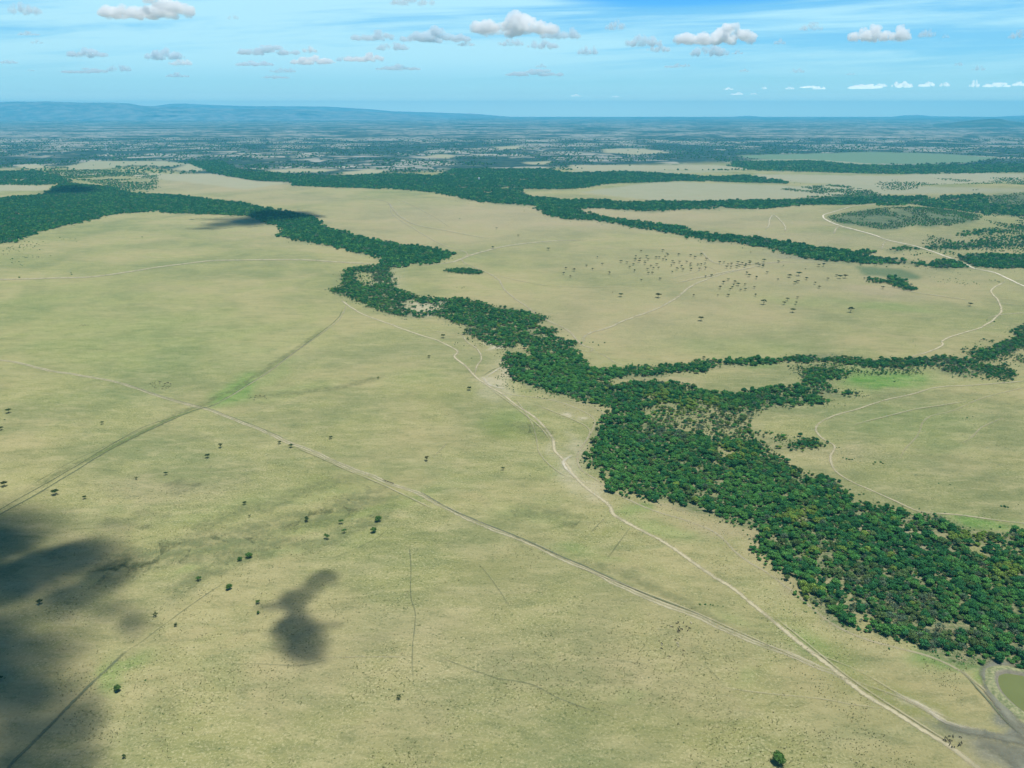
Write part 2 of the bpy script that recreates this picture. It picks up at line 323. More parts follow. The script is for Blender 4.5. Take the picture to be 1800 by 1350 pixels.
# ------------------------------------------------------------------ ground colour patches: (channel, x, y, rx, ry, strength, tilt)
BLOBS = [
 ('lush',1550,662,85,16,1.0,0),('lush',1600,664,40,10,.9,0),('lush',1470,655,40,10,.6,0),('lush',1335,643,22,5,.8,0),
 ('lush',1715,922,58,13,.95,8),('lush',1770,935,30,8,.5,0),('lush',1430,1118,55,20,.6,25),('lush',1480,1150,60,16,.35,25),
 ('lush',1660,1152,55,12,.85,14),('lush',1715,1175,25,14,.8,0),('lush',205,1180,26,30,.6,0),('lush',235,1155,45,9,.7,-15),
 ('lush',350,1160,60,14,.2,0),('lush',420,684,45,14,.75,-32),('lush',480,660,60,10,.4,-32),('lush',500,690,90,10,.35,-12),('lush',560,860,150,16,.3,-12),
 ('lush',640,900,160,12,.4,-18),('lush',380,965,60,8,.45,-8),('lush',330,1010,25,8,.4,0),('lush',500,975,160,10,.3,-14),('lush',740,665,40,10,.3,0),
 ('lush',1115,897,26,10,.6,0),('lush',1170,930,60,10,.5,12),('lush',1015,972,35,10,.45,0),('lush',1075,985,30,8,.4,0),
 ('lush',900,745,45,22,.45,0),('lush',930,900,70,20,.35,0),('lush',960,820,60,20,.2,0),('lush',1290,1080,50,10,.35,15),
 ('lush',1480,1020,50,14,.3,30),('lush',1310,1190,30,12,.35,0),('lush',700,870,30,8,.4,0),('lush',1100,1225,25,10,.3,0),
 ('lush',250,600,300,60,.35,0),('lush',90,560,200,60,.3,0),('lush',1600,750,120,30,.3,0),('lush',1650,780,60,14,.3,0),
 ('lush',1560,540,90,7,.5,5),('lush',1400,530,60,8,.3,0),('lush',1290,610,130,22,.35,0),('lush',1100,640,60,10,.3,0),
 ('lush',400,900,90,14,.25,-10),('lush',170,700,160,20,.2,0),
 ('olive',1590,1228,75,22,.75,24),('olive',1520,1180,60,14,.45,24),('olive',1640,1240,50,14,.6,24),('olive',1480,1140,40,14,.4,30),
 ('olive',905,760,45,16,.5,0),('olive',1110,1270,200,24,.25,10),('olive',1083,926,12,8,.5,0),('olive',700,940,50,14,.25,0),
 ('olive',560,850,50,14,.4,-8),('olive',610,905,90,10,.4,-20),('olive',830,1000,60,20,.2,0),('olive',340,930,80,8,.3,-12),
 ('olive',1415,1055,14,7,.5,20),('olive',780,700,80,14,.25,0),
 ('dry',1530,512,60,9,.9,4),('dry',1450,505,60,14,.6,0),('dry',1590,524,60,6,.6,0),('dry',1540,485,34,4,.9,0),
 ('dry',1270,930,50,14,.5,14),('dry',1330,960,30,20,.6,0),('dry',1380,1030,22,14,.5,30),('dry',1190,893,60,6,.6,6),
 ('dry',1455,1022,16,7,.9,0),('dry',1560,1085,40,20,.3,0),('dry',1700,1000,90,10,.4,12),('dry',1620,930,60,14,.55,14),('dry',1470,800,80,14,.4,0),
 ('dry',900,640,30,14,.6,0),('dry',970,630,60,6,.6,0),('dry',1150,668,60,6,.4,0),('dry',860,1170,400,90,.25,0),('dry',300,860,120,16,.3,0),
 ('dry',1020,720,50,12,.3,0),('dry',600,620,200,30,.15,0),('dry',800,405,260,30,.6,0),('dry',1150,460,200,40,.35,0),('dry',1250,390,200,14,.7,0),('dry',1380,420,160,14,.7,0),
 ('dry',1000,380,380,26,.9,0),('dry',1450,480,330,50,.5,0),('dry',1120,560,280,60,.45,0),('dry',600,400,200,30,.4,0),('dry',400,325,160,14,.8,0),('dry',1350,345,250,12,.6,0),('dry',1600,425,160,12,.6,0),('dry',1700,500,120,20,.3,0),('dry',500,350,120,10,.6,0),
 ('bare',994,728,8,3,1.,0),('bare',1026,732,8,2.5,1.,0),('bare',870,672,20,10,.6,25),('bare',862,608,10,2.5,.9,0),('bare',975,790,6,14,.3,0),
 ('bare',1640,1252,16,5,.8,20),('bare',1610,1235,30,6,.5,20),('bare',1700,1185,60,8,.0,0),('bare',885,650,14,16,.5,0),('bare',1478,955,5,8,.6,0),('bare',680,500,20,20,.3,0),('bare',745,538,30,9,.6,0),
 ('bare',1003,828,14,34,.4,-38),('bare',1030,850,12,22,.4,-40),('bare',1012,790,10,26,.35,-10),('bare',866,690,20,10,.3,30),('bare',1560,935,50,10,.5,20),
 ('mud',1755,1325,60,22,.8,25),('mud',1700,1292,60,10,.7,14),('mud',1648,1276,40,5,.5,18),('mud',1735,1195,11,20,1.0,0),('mud',1750,1225,12,16,.9,-35),('mud',1768,1250,14,16,1.0,-35),('mud',1790,1278,22,16,1.0,-35),('mud',1800,1340,40,40,.9,0),('mud',1745,1165,40,4,.4,0),
 ('mud',1395,452,35,4,.45,5),('mud',1012,495,1,1,0,0),
 ('crop',1550,476,55,7,.0,0),
]
FIELDS = [  # far, smooth farm plots and glades: (tone 0 pale .. 1 green, outline)
 (1.0,[(1295,273),(1390,271),(1530,267),(1650,270),(1760,277),(1700,286),(1600,289),(1510,288),(1430,283),(1317,279)]),
 (.35,[(1300,281),(1420,280),(1500,285),(1582,292),(1560,296),(1480,293),(1440,286),(1330,283)]),
 (.2,[(1000,300),(1060,295),(1100,296),(1200,300),(1320,300),(1200,304),(1100,303),(1010,303)]),
 (.1,[(1135,322),(1180,320),(1400,327),(1500,322),(1640,328),(1800,332),(1800,338),(1640,340),(1500,342),(1400,348),(1300,352),(1150,352),(1080,345),(1020,338),(1060,332)]),
 (.0,[(1000,290),(1250,290),(1330,297),(1240,299),(1000,298)]),
 (.0,[(1330,306),(1550,309),(1700,304),(1800,306),(1800,318),(1600,326),(1420,322),(1330,314)]),
 (.2,[(115,292),(160,283),(290,283),(330,288),(300,293),(230,290),(160,300),(120,297)]),
 (.0,[(230,303),(300,306),(372,305),(450,318),(513,321),(433,333),(330,320),(240,312)]),
 (.0,[(72,304),(150,301),(210,303),(150,308),(80,308)]),
 (.1,[(300,298),(330,288),(372,290),(378,296),(345,302)]),
 (.0,[(28,290),(60,289),(90,293),(60,297),(35,295)]),
 (.0,[(-100,325),(20,325),(85,327),(95,331),(60,336),(-100,334)]),
 (.0,[(600,303),(650,297),(690,300),(660,305),(610,307)]),
 (.0,[(740,276),(775,271),(800,273),(790,279)]),
 (.1,[(920,285),(970,283),(960,289),(925,289)]),
 (.0,[(1060,262),(1130,261),(1180,268),(1120,272),(1060,268)]),
 (.0,[(870,258),(920,256),(910,262),(875,263)]),
 (.0,[(460,300),(520,296),(600,298),(560,303),(480,304)]),
]
PLOT = [(1503,467),(1583,473),(1622,487),(1610,492),(1585,488),(1575,497),(1563,487),(1518,484)]
# ------------------------------------------------------------------ lone trees: (x, y, crown px, label); the rest share a label
LONE = [
 (15,726,11,'flat-topped acacia high on the left edge of the plain, above the wheel ruts'),
 (2,756,9,'half-seen acacia cut by the left edge, just below another flat-topped one'),
 (180,745.5,7,'small flat-topped acacia alone above the middle of the dark wheel ruts'),
 (388,787,10,'acacia just below the crossing of track and dark ruts, upper of a pair'),
 (365,805,10,'acacia just below the crossing of track and dark ruts, lower of a pair'),
 (240,843,7,'small thin acacia below the dark ruts, left one of two small trees'),
 (292,835,8,'small forked acacia below the dark ruts, right one of two small trees'),
 (8,855,13,'broad acacia at the left edge just above the dark ruts'),
 (97,870,14,'broad olive acacia right beside the dark ruts near the big cloud shadow'),
 (149,877,8,'small acacia right of the broad one beside the ruts'),
 (430,887,8,'small acacia on open grass, upper one of a vertical pair'),
 (439,909,7,'thin small acacia on open grass, lower one of a vertical pair'),
 (422,986,10,'small brownish acacia touching a round dense tree on its left side'),
 (438,981,14,'round dense green tree with a small brownish acacia on its left'),
 (492,780,8,'small acacia just under the pale track, left of a darker one'),
 (512,786.5,9,'dark acacia close under the pale track'),
 (582,771.5,8,'lone acacia just above the pale track on open grass'),
 (750,810,11,'lone brown-topped acacia in the middle of the plain with a dark shadow'),
 (884,826.5,9,'lone acacia left of the winding track, with a thin crown'),
 (825,686,9,'flat acacia beside the track just left of the bare river bend'),
 (665,666,6,'tiny sparse acacia alone on the greenish middle plain'),
 (539.5,917,12,'forked acacia at the left end of the loose group of six'),
 (599.6,921,11,'brownish acacia in the group of six, above the yellow-green one'),
 (605.5,937.5,11,'yellow-green acacia in the group of six, under the brownish one'),
 (575,948,13,'bright green acacia at the bottom of the group of six'),
 (665,917,14,'dense dark acacia at the upper right of the group of six'),
 (657,936,13,'dense dark acacia at the lower right of the group of six'),
 (350,1021,11,'green acacia leaning over its shadow right of the big cloud shadow'),
 (403,1036,13,'full green acacia between the two dark cloud shadows'),
 (70.5,1062,12,'dark tree standing inside the big cloud shadow'),
 (273.5,1084,11,'sparse thorn tree on the right rim of the big cloud shadow'),
 (309,1101,7,'tiny flat acacia beside the faint dark line right of the cloud shadow'),
 (207,1215,16,'bushy bright green tree beside the dark drainage line'),
 (1,1196,13,'dark tree cut by the left edge inside the cloud shadow'),
 (218.5,1333,10,'small dark tree near the bottom left, on open grass'),
 (454,1061,10,'small green tree at the left tip of the smaller cloud shadow, upper of two'),
 (454,1079,7,'small dark bush-like tree at the left tip of the smaller cloud shadow, lower of two'),
 (701.5,1229,12,'ragged dark thorn tree alone in the lower middle of the plain'),
 (1368,1342,28,'large round green tree at the very bottom of the view'),
]
_A = [(22,240),(540,325),(592,397),(425,415),(488,447),(208,440),(295,460,6),(186,493),(255,525),(668,492),(788,372),(852,380),(880,427),(920,400),(940,352),(945,320),(990,345),(980,370),(1003,258),(1060,318),(1075,348),(1040,370),(1043,390),(932,468),(1105,415),(1130,440),(1068,450),(1078,492),(1118,490),(1168,402),(1185,438),(1160,330),(1195,325),(1230,255),(1275,290),(1285,300),(1255,322),(1232,350),(1265,352),(1397,300),(1525,305),(1335,370),(1320,412),(1350,387),(1408,375),(1428,418),(1380,450),(1443,460),(1328,480),(1482,375),(1525,395),(1520,415),(1528,450),(1600,402),(1635,402),(1615,450),(1675,390),(1690,345),(1635,300),(1570,325),(1680,440),(1680,525),(1745,520,5),(1005,565),(1200,552),(787,730,6),(1180,740,8),(1555,725),(1632,985,7.5),(700,688,2)]
_B = [(390,260),(435,260),(478,280),(515,275),(462,310),(508,312),(583,262),(572,305),(600,290),(628,270),(655,300),(665,285),(707,250,5),(708,272,5),(772,275),(795,270),(808,292),(858,243,6),(850,285),(848,305),(718,148,2.5),(1010,252),(1060,290,2.5),(675,375,5),(700,400,5),(778,422,5),(890,368,5),(1005,440),(1130,408,7),(1222,390,8),(1185,475,5),(1215,465,5),(1305,432,5),(1395,480,5),(1440,520,5),(480,442),(430,475,5),(395,528,5),(550,465,5),(535,500),(520,520),(500,545),(585,495,6),(655,490),(610,548),(660,542),(755,522),(480,608,5),(768,605,5),(370,605,3),(855,693,8),(1070,695,6),(1105,655,5),(1210,630),(1195,692,5),(1160,775,8),(1435,292,5),(1485,290,5),(1295,322,2.5),(1530,435,4),(1622,398,4.5),(1657,420,6),(1712,415,8),(1770,775,9)]
MIDTREES = [(960 + a[0] / 6, 400 + a[1] / 6, a[2] if len(a) > 2 else 4.2) for a in _A] + [(1200 + a[0] / 6, 420 + a[1] / 6, a[2] if len(a) > 2 else 4.2) for a in _B] + \
 [(866,437,4.5),(911,416,4),(873,403,3),(779,594,6.5),(754,629,5),(1705,538,6),(1237,631,6),(1443,697,7),(1552,508,5)]
SHRUBS = [(829,630,4),(998,590,3.5),(1042,602,5),(1052,607,5),(1063,603,5),(808,385,3),(250,417,4),(125,480,4),(126,483,4),(34,488,6),(8,738,4),(35,706,2),(237,721,2),
 (1230,1063,7),(1240,1063,6),(1249,1063,5),(1253,1064,5),(1262,1065,3),(1271,1066,4),(1205,1082,3),(1378,1072,4),(1390,1075,3),(1415,1076,4),(1418,1076,4),(1433,1078,7),
 (1475,787,4),(1482,805,4),(1488,807,6),(1493,808,6),(1498,808,5),(1502,806,3),(1535,816,6),(1538,813,6),(1548,813,7),(1552,815,5),(1510,870,6),(1518,869,6),(1544,884,9),(1760,890,6),(1766,891,9),(1772,892,6),(1758,927,7),(1782,929,6),(1790,887,3),
 (1470,787,3),(1700,735,5),(1710,733,4),(1692,736,3),(1650,850,4),(1670,852,4),(1678,858,3),(1610,835,3),(1572,671,5),(1571,665,3),(1712,703,3),(1724,703,2),(920,1107,3),(926,1124,3),(1039,1118,4),(1026,1179,3),(1021,1183,3),(1081,1194,3),(1030,1192,3),(1140,1191,3),(678,1196,3),(256,1196,5),(180,1172,3),(228,1121,3),(234,1129,3),(142,1119,3),(124,1176,3),(1195,1084,3),(640,672,3),
 (1735,563,4),(1748,566,5),(1605,600,2.5),(1609,607,2.5),(1570,629,6),(1638,629,8),(1658,628,3),(1502,1284,3),(1410,1312,3),(978,995,3),(1080,995,3),(1120,875,5),(1037,801,7),(1026,799,8),(1030,808,6),(1064,834,7),(1051,722,4),(1056,718,3),(1445,697,5)]
HERDS = [  # (what, x, y, half-width px, half-height px, count)
 ('herd1',280,678,19,6,34),('herd2',455,699,22,5,13),('herd3',684,848,9,2.5,9),('herd4',1200,1103,18,9,16),('herd5',1182,1140,22,14,9),('herd6',1674,1303,17,10,17),('herd7',148,572,9,1.5,8),('herd8',812,506,8,1.2,7)]
# ------------------------------------------------------------------ clouds in view: (x, y, width px, height px)
CLOUDS = [(46,18,60,20),(262,17,168,40),(410,31,22,9),(50,59,36,8),(66,74,22,7),(155,94,66,16),(16,109,30,7),(290,97,66,20),(318,110,40,12),(55,124,14,4),(150,125,82,9),(210,121,44,12),(312,132,40,9),(472,90,110,16),(545,88,26,12),(448,112,66,9),(550,107,78,15),(498,124,44,9),(485,136,50,5),(655,64,76,19),(690,83,60,14),(765,63,122,25),(725,2,78,18),(905,46,150,38),(985,60,70,20),(820,78,34,8),(898,75,45,14),(955,80,56,15),(640,102,70,16),(610,104,40,10),(700,119,78,10),(940,129,100,12),(951,116,20,8),(1033,90,36,15),(1082,46,38,17),(1130,73,66,21),(1158,86,42,14),(1256,64,142,36),(1246,91,68,20),(1296,92,20,8),(1425,48,40,15),(1370,74,22,11),(1545,61,106,28),(1628,60,32,15),(1662,64,14,8),(1402,125,26,8),(1185,116,36,8),(1685,113,16,7),(1720,120,24,9),(1790,62,36,16),(1308,124,18,6),(1206,115,14,6),
 (1520,153,62,8),(1548,150,22,6),(1585,150,36,11),(1628,149,30,9),(1660,149,18,8),(1712,148,18,13),(1752,150,48,8),(1790,148,24,8),(1440,155,22,5),(1424,153,36,4),(1388,155,16,5),(1343,155,10,5),(1295,165,22,5),(1325,165,12,3),(1280,156,18,4),(1012,168,18,4),(1082,170,14,3),(1495,130,16,4)]
# ================================================================== materials
def leaf_mat(name, col, trans=0.22, var=0.35):
    m = N(name)
    oi = m.n('ObjectInfo'); lr = m.attr('leaf')
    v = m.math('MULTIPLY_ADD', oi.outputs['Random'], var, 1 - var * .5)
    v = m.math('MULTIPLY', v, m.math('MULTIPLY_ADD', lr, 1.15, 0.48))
    h = m.math('MULTIPLY_ADD', m.math('FRACT', m.math('MULTIPLY', oi.outputs['Random'], 7.31)), 0.02, 0.49)
    hs = m.n('HueSaturation', {'Hue': h, 'Saturation': 1.0, 'Value': v, 'Color': (*col, 1)})
    d = m.n('BsdfDiffuse', {'Color': hs.outputs[0]}); t = m.n('BsdfTranslucent', {'Color': hs.outputs[0]})
    return m.surf(m.n('MixShader', {0: trans, 1: d.outputs[0], 2: t.outputs[0]}).outputs[0])
LEAF = [leaf_mat('leaf_dark', (.044, .160, .050)), leaf_mat('leaf_mid', (.095, .250, .058)),
        leaf_mat('leaf_yellow', (.185, .280, .055)), leaf_mat('leaf_olive', (.112, .185, .060)), leaf_mat('leaf_grey', (.120, .180, .105))]
LEAF_ACACIA = [leaf_mat('acacia_leaf', (.038, .070, .020), .15, .5), leaf_mat('acacia_leaf_brown', (.085, .085, .030), .15), leaf_mat('acacia_leaf_green', (.075, .155, .035), .2)]
_b = N('bark'); BARK = _b.surf(_b.n('BsdfDiffuse', {'Color': _b.mix(_b.noise(_b.n('TexCoord').outputs['Object'], 9, 3), (.10, .075, .05), (.24, .20, .15))}).outputs[0])

# ================================================================== tree meshes
def ico(sub):
    bm = bmesh.new(); bmesh.ops.create_icosphere(bm, subdivisions=sub, radius=1)
    v = np.array([x.co[:] for x in bm.verts]); f = [[a.index for a in p.verts] for p in bm.faces]; bm.free()
    return v, f
ICO1, ICO2, ICO3 = ico(1), ico(2), ico(3)
def tube(V, F, p0, p1, r0, r1, n=6):
    p0 = Vector(p0); p1 = Vector(p1); d = (p1 - p0).normalized()
    a = d.orthogonal().normalized(); b = d.cross(a); k = len(V)
    for p, r in ((p0, r0), (p1, r1)):
        for i in range(n):
            an = 2 * math.pi * i / n; V.append(tuple(p + a * math.cos(an) * r + b * math.sin(an) * r))
    for i in range(n): F.append((k + i, k + (i + 1) % n, k + n + (i + 1) % n, k + n + i))
    F.append(tuple(k + n + i for i in range(n)))
def crown_geo(rg, blobs, leaves, size, core=.72, up=.25, flat=1.0):
    """blobs: (x, y, z, rx, rz). leaf-clump quads over every blob, with a rough inner mass"""
    V = []; F = []; A = []
    vol = np.array([b[3] ** 2 for b in blobs]); vol = vol / vol.sum()
    for b in blobs:
        k = len(V); v, f = ICO1
        for p in v:
            s = core * rg.uniform(.8, 1.12)
            V.append((b[0] + p[0] * b[3] * s, b[1] + p[1] * b[3] * s, b[2] + p[2] * b[4] * s)); A.append(.12)  # core blocks light; shade inside the crown is put into its darker tone
        F += [tuple(k + i for i in q) for q in f]
    cnt = rg.multinomial(leaves, vol)
    for b, c in zip(blobs, cnt):
        for _ in range(c):
            d = rg.normal(size=3); d[2] = d[2] * .9 + up; d /= np.linalg.norm(d) + 1e-6
            s = rg.uniform(.72, 1.1)
            p = np.array([b[0] + d[0] * b[3] * s, b[1] + d[1] * b[3] * s, b[2] + d[2] * b[4] * s])
            nrm = d + rg.normal(size=3) * .45; nrm /= np.linalg.norm(nrm)
            t = np.cross(nrm, rg.normal(size=3)); t /= np.linalg.norm(t) + 1e-6; u = np.cross(nrm, t)
            h = size * rg.uniform(.55, 1.25); h2 = h * rg.uniform(.6, 1.0)
            k = len(V); a = rg.uniform(.1, 1.0)
            for (i, j) in ((-1, -.6), (.2, -1), (1, .3), (-.1, 1)):
                V.append(tuple(p + t * h * i + u * h2 * j)); A.append(a)
            F.append((k, k + 1, k + 2, k + 3))
    return V, F, A
def mk(name, V, F, A, mats, midx=None):
    me = mesh(name, V, F, mats, midx=midx); fattr(me, 'leaf', A); return me
def bush_blobs(rg, n=9, h=.8, zc=.85):
    out = [(0, 0, zc + .1, .62, .5 * h)]
    for i in range(n):
        a = 2 * math.pi * (i + rg.uniform(0, .7)) / n; r = rg.uniform(.35, .68)
        out.append((math.cos(a) * r, math.sin(a) * r, zc + rg.uniform(-.25, .22) * h, rg.uniform(.28, .46), rg.uniform(.24, .4) * h))
    for i in range(3):
        a = rg.uniform(0, 6.3); r = rg.uniform(0, .35)
        out.append((math.cos(a) * r, math.sin(a) * r, zc + .35 * h, rg.uniform(.25, .4), rg.uniform(.2, .32) * h))
    return out
def trunk_geo(rg, zc, base=.09, nb=4, spread=.45, top=.1):
    V = []; F = []; fork = zc * .42
    tube(V, F, (0, 0, -.06), (rg.uniform(-.05, .05), rg.uniform(-.05, .05), fork), base, base * .7)
    for i in range(nb):
        a = 2 * math.pi * (i + rg.uniform(0, .6)) / nb; m = (math.cos(a) * spread * .5, math.sin(a) * spread * .5, fork + (zc - fork) * .6)
        tube(V, F, (0, 0, fork * .95), m, base * .55, base * .36)
        tube(V, F, m, (math.cos(a + .2) * spread, math.sin(a + .2) * spread, zc + top), base * .36, base * .18)
    return V, F
def full(name, cg, tg, lm):
    V, F, A = cg; TV, TF = tg; k = len(V)
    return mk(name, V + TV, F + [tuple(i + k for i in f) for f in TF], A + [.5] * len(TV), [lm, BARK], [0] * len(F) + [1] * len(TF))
CR = []; TR = []
for s in range(4):
    rg = np.random.default_rng(100 + s)
    h = (.8, .95, .7, 1.05)[s]
    CR.append(crown_geo(rg, bush_blobs(rg, 8 + s, h, .9), 520, .105)); TR.append(trunk_geo(rg, .85, .07))
CRG = [crown_geo(np.random.default_rng(150 + s), bush_blobs(np.random.default_rng(160 + s), 8 + s, (.8, .95, .7, 1.05)[s], .9), 230, .085, core=.3) for s in range(4)]
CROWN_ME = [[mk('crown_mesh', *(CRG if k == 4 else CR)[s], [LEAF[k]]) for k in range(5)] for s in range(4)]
TRUNK_ME = [mesh('trunk_mesh', *TR[s], [BARK]) for s in range(4)]
def proto(name, me):                               # source for the massed woodland (not in the scene itself)
    return bpy.data.objects.new(name, me)
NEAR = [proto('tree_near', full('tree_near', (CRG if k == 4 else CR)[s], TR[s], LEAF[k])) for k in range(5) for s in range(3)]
def far_geo(rg):
    V = []; F = []; A = []
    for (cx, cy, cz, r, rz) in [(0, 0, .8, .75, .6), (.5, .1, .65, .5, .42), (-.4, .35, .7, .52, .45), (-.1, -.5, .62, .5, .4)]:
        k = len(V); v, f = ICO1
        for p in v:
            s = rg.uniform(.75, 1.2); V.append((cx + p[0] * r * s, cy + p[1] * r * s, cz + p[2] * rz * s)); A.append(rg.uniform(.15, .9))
        F += [tuple(k + i for i in q) for q in f]
    for _ in range(46):
        d = rg.normal(size=3); d[2] = abs(d[2]); d /= np.linalg.norm(d); p = np.array([0, 0, .7]) + d * (.95, .95, .62)
        t = rg.normal(size=3) * .2; u = rg.normal(size=3) * .2; k = len(V)
        for q in (p - t, p + u, p + t, p - u): V.append(tuple(q)); A.append(rg.uniform(.2, 1))
        F.append((k, k + 1, k + 2, k + 3))
    return V, F, A
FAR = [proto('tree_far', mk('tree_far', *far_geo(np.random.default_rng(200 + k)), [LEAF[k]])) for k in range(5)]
def bush_geo(rg):
    bl = [(0, 0, .35, .6, .4)] + [(rg.uniform(-.5, .5), rg.uniform(-.5, .5), rg.uniform(.2, .45), rg.uniform(.25, .45), rg.uniform(.2, .35)) for _ in range(5)]
    return crown_geo(rg, bl, 150, .15)
BUSHG = [bush_geo(np.random.default_rng(300 + k)) for k in range(3)]
BUSH = [proto('bush', mk('bush', *BUSHG[k % 3], [LEAF[(0, 1, 3, 4)[k]]])) for k in range(4)]

def scatter(name, xs, ys, sc_, vi, protos, label, cat, zs=None):
    n = len(xs); me = bpy.data.meshes.new(name); me.vertices.add(n)
    z = terrain(np.asarray(xs), np.asarray(ys)) if zs is None else zs
    me.vertices.foreach_set('co', np.stack([xs, ys, z], 1).astype(np.float32).ravel())
    a = me.attributes.new('sc', 'FLOAT_VECTOR', 'POINT'); s3 = np.stack([sc_ * rng.uniform(.85, 1.15, n), sc_ * rng.uniform(.85, 1.15, n), sc_ * rng.uniform(.68, 1.3, n)], 1)
    a.data.foreach_set('vector', s3.astype(np.float32).ravel())
    a = me.attributes.new('vi', 'INT', 'POINT'); a.data.foreach_set('value', np.asarray(vi, np.int32))
    o = link(name, me); tag(o, label, cat, kind='stuff')
    g = bpy.data.node_groups.new(name, 'GeometryNodeTree')
    g.interface.new_socket('Geometry', in_out='INPUT', socket_type='NodeSocketGeometry')
    g.interface.new_socket('Geometry', in_out='OUTPUT', socket_type='NodeSocketGeometry')
    nn_ = g.nodes.new; L = g.links.new
    gi = nn_('NodeGroupInput'); go = nn_('NodeGroupOutput'); ip = nn_('GeometryNodeInstanceOnPoints'); jn = nn_('GeometryNodeJoinGeometry')
    for p in protos[::-1]:
        oi = nn_('GeometryNodeObjectInfo'); oi.inputs['Object'].default_value = p; oi.inputs['As Instance'].default_value = True
        L(oi.outputs['Geometry'], jn.inputs[0])
    m2p = nn_('GeometryNodeMeshToPoints'); L(gi.outputs[0], m2p.inputs[0])
    L(m2p.outputs[0], ip.inputs['Points']); L(jn.outputs[0], ip.inputs['Instance']); ip.inputs['Pick Instance'].default_value = True
    av = nn_('GeometryNodeInputNamedAttribute'); av.data_type = 'INT'; av.inputs[0].default_value = 'vi'; L(av.outputs['Attribute'], ip.inputs['Instance Index'])
    as_ = nn_('GeometryNodeInputNamedAttribute'); as_.data_type = 'FLOAT_VECTOR'; as_.inputs[0].default_value = 'sc'; L(as_.outputs['Attribute'], ip.inputs['Scale'])
    rv = nn_('FunctionNodeRandomValue'); rv.data_type = 'FLOAT_VECTOR'; rv.inputs[0].default_value = (-.06, -.06, 0); rv.inputs[1].default_value = (.06, .06, 6.28)
    L(rv.outputs[0], ip.inputs['Rotation']); L(ip.outputs[0], go.inputs[0])
    md = o.modifiers.new('scatter', 'NODES'); md.node_group = g
    return o

# ================================================================== ground sheet
rows = np.concatenate([[-20000, -5000, -1000, -200, 100, 250], 330 * (60000 / 330) ** (np.arange(0, 701) / 700.)])
NC = 560
uu = np.linspace(-1, 1, NC); hw = .80 * np.abs(rows) + 420
GX = np.concatenate([np.full((len(rows), 1), -70000.), uu[None, :] * hw[:, None], np.full((len(rows), 1), 70000.)], 1)
GY = np.repeat(rows[:, None], NC + 2, 1)
GZ = terrain(GX, GY)
nr, nc = GX.shape
me = bpy.data.meshes.new('ground')
me.vertices.add(nr * nc); me.vertices.foreach_set('co', np.stack([GX, GY, GZ], 2).astype(np.float32).ravel())
ii = (np.arange(nr - 1)[:, None] * nc + np.arange(nc - 1)[None]).ravel()
q = np.stack([ii, ii + 1, ii + nc + 1, ii + nc], 1).astype(np.int32)
me.loops.add(q.size); me.loops.foreach_set('vertex_index', q.ravel())
me.polygons.add(len(q)); me.polygons.foreach_set('loop_start', np.arange(0, q.size, 4, dtype=np.int32))
me.polygons.foreach_set('use_smooth', np.ones(len(q), bool)); me.update(calc_edges=True)
PX, PY = pix(GX, GY, GZ); PX[rows < 300] = -9999; PX = PX.ravel(); PY = PY.ravel()
jit = (fbm(GX / 60, GY / 60, 5) - .5).ravel(); jit2 = (fbm(GX / 60, GY / 60, 9) - .5).ravel()
jw = np.clip((PY - 192) / 1000, .02, 1)
JX = PX + jit * 90 * jw; JY = PY + jit2 * 60 * jw
ch = {k: np.zeros(nr * nc) for k in ('lush', 'olive', 'dry', 'bare', 'mud', 'crop', 'wood', 'far', 'field', 'fieldtone', 'scrub')}
for (k, x, y, rx, ry, s, tl) in BLOBS:
    t = R(tl); dx = JX - x; dy = JY - y; a = (dx * math.cos(t) + dy * math.sin(t)) / rx; b = (-dx * math.sin(t) + dy * math.cos(t)) / ry
    g = s * np.clip(1.35 * np.exp(-(a * a + b * b) * .8), 0, 1); ch[k] = np.maximum(ch[k], g)
def soft_(a):
    a = a.reshape(nr, nc)
    for _ in range(3):
        a = a.copy(); a[1:-1] = (a[:-2] + 2 * a[1:-1] + a[2:]) / 4; a[:, 1:-1] = (a[:, :-2] + 2 * a[:, 1:-1] + a[:, 2:]) / 4
    return a.ravel()
SCRUB3 = [(1370,333),(1410,329),(1470,325),(1530,334),(1550,344),(1500,350),(1400,350),(1450,342)]
RGL = [[(625,478),(655,480),(662,500),(640,503),(622,492)],[(700,533),(730,530),(765,535),(775,548),(740,549),(705,545)],[(905,604),(935,608),(930,618),(905,614)]]
GLADES = [[(1500,1095),(1520,1098),(1540,1110),(1530,1113),(1505,1103)],[(1433,1020),(1455,1014),(1475,1018),(1490,1030),(1510,1062),(1500,1066),(1478,1034),(1460,1026),(1440,1035)],[(1580,928),(1640,935),(1680,940),(1700,955),(1690,962),(1640,945),(1600,940)],
 [(1490,1075),(1530,1085),(1560,1100),(1545,1106),(1500,1090)],[(1690,960),(1740,950),(1800,965),(1800,980),(1740,968),(1710,980)],[(1240,760),(1262,775),(1250,800),(1275,810),(1300,800),(1290,790),(1266,792),(1262,770)],[(1240,870),(1262,865),(1262,872),(1250,878)]]
for pl in (WOOD_L, WOOD_L2, RIV1, RIV2, ARM_R, ARM_R2, ARM_R3, NORTH, BELT_R2, BELT_R3, BELT_R4, DARK_R, FAR_R, ISLE, ISLE2):
    ch['wood'][inpoly(JX, JY, pl)] = 1
for pl, v in ((MIXED, .6), (ARM_SCRUB, .18), (PATCH_L, .35), (SPARSE_R, .2)):
    ch['wood'] = np.maximum(ch['wood'], v * inpoly(JX, JY, pl))
for pl in GLADES + RGL + [NGLADE]: ch['wood'][inpoly(PX, PY, pl)] *= .1
ch['crop'][inpoly(PX, PY, PLOT)] = 1
for pl in (HILLSCRUB, SLOPE_R, SCRUB3): ch['scrub'][inpoly(JX, JY, pl)] = 1
ch['scrub'] = soft_(ch['scrub'])
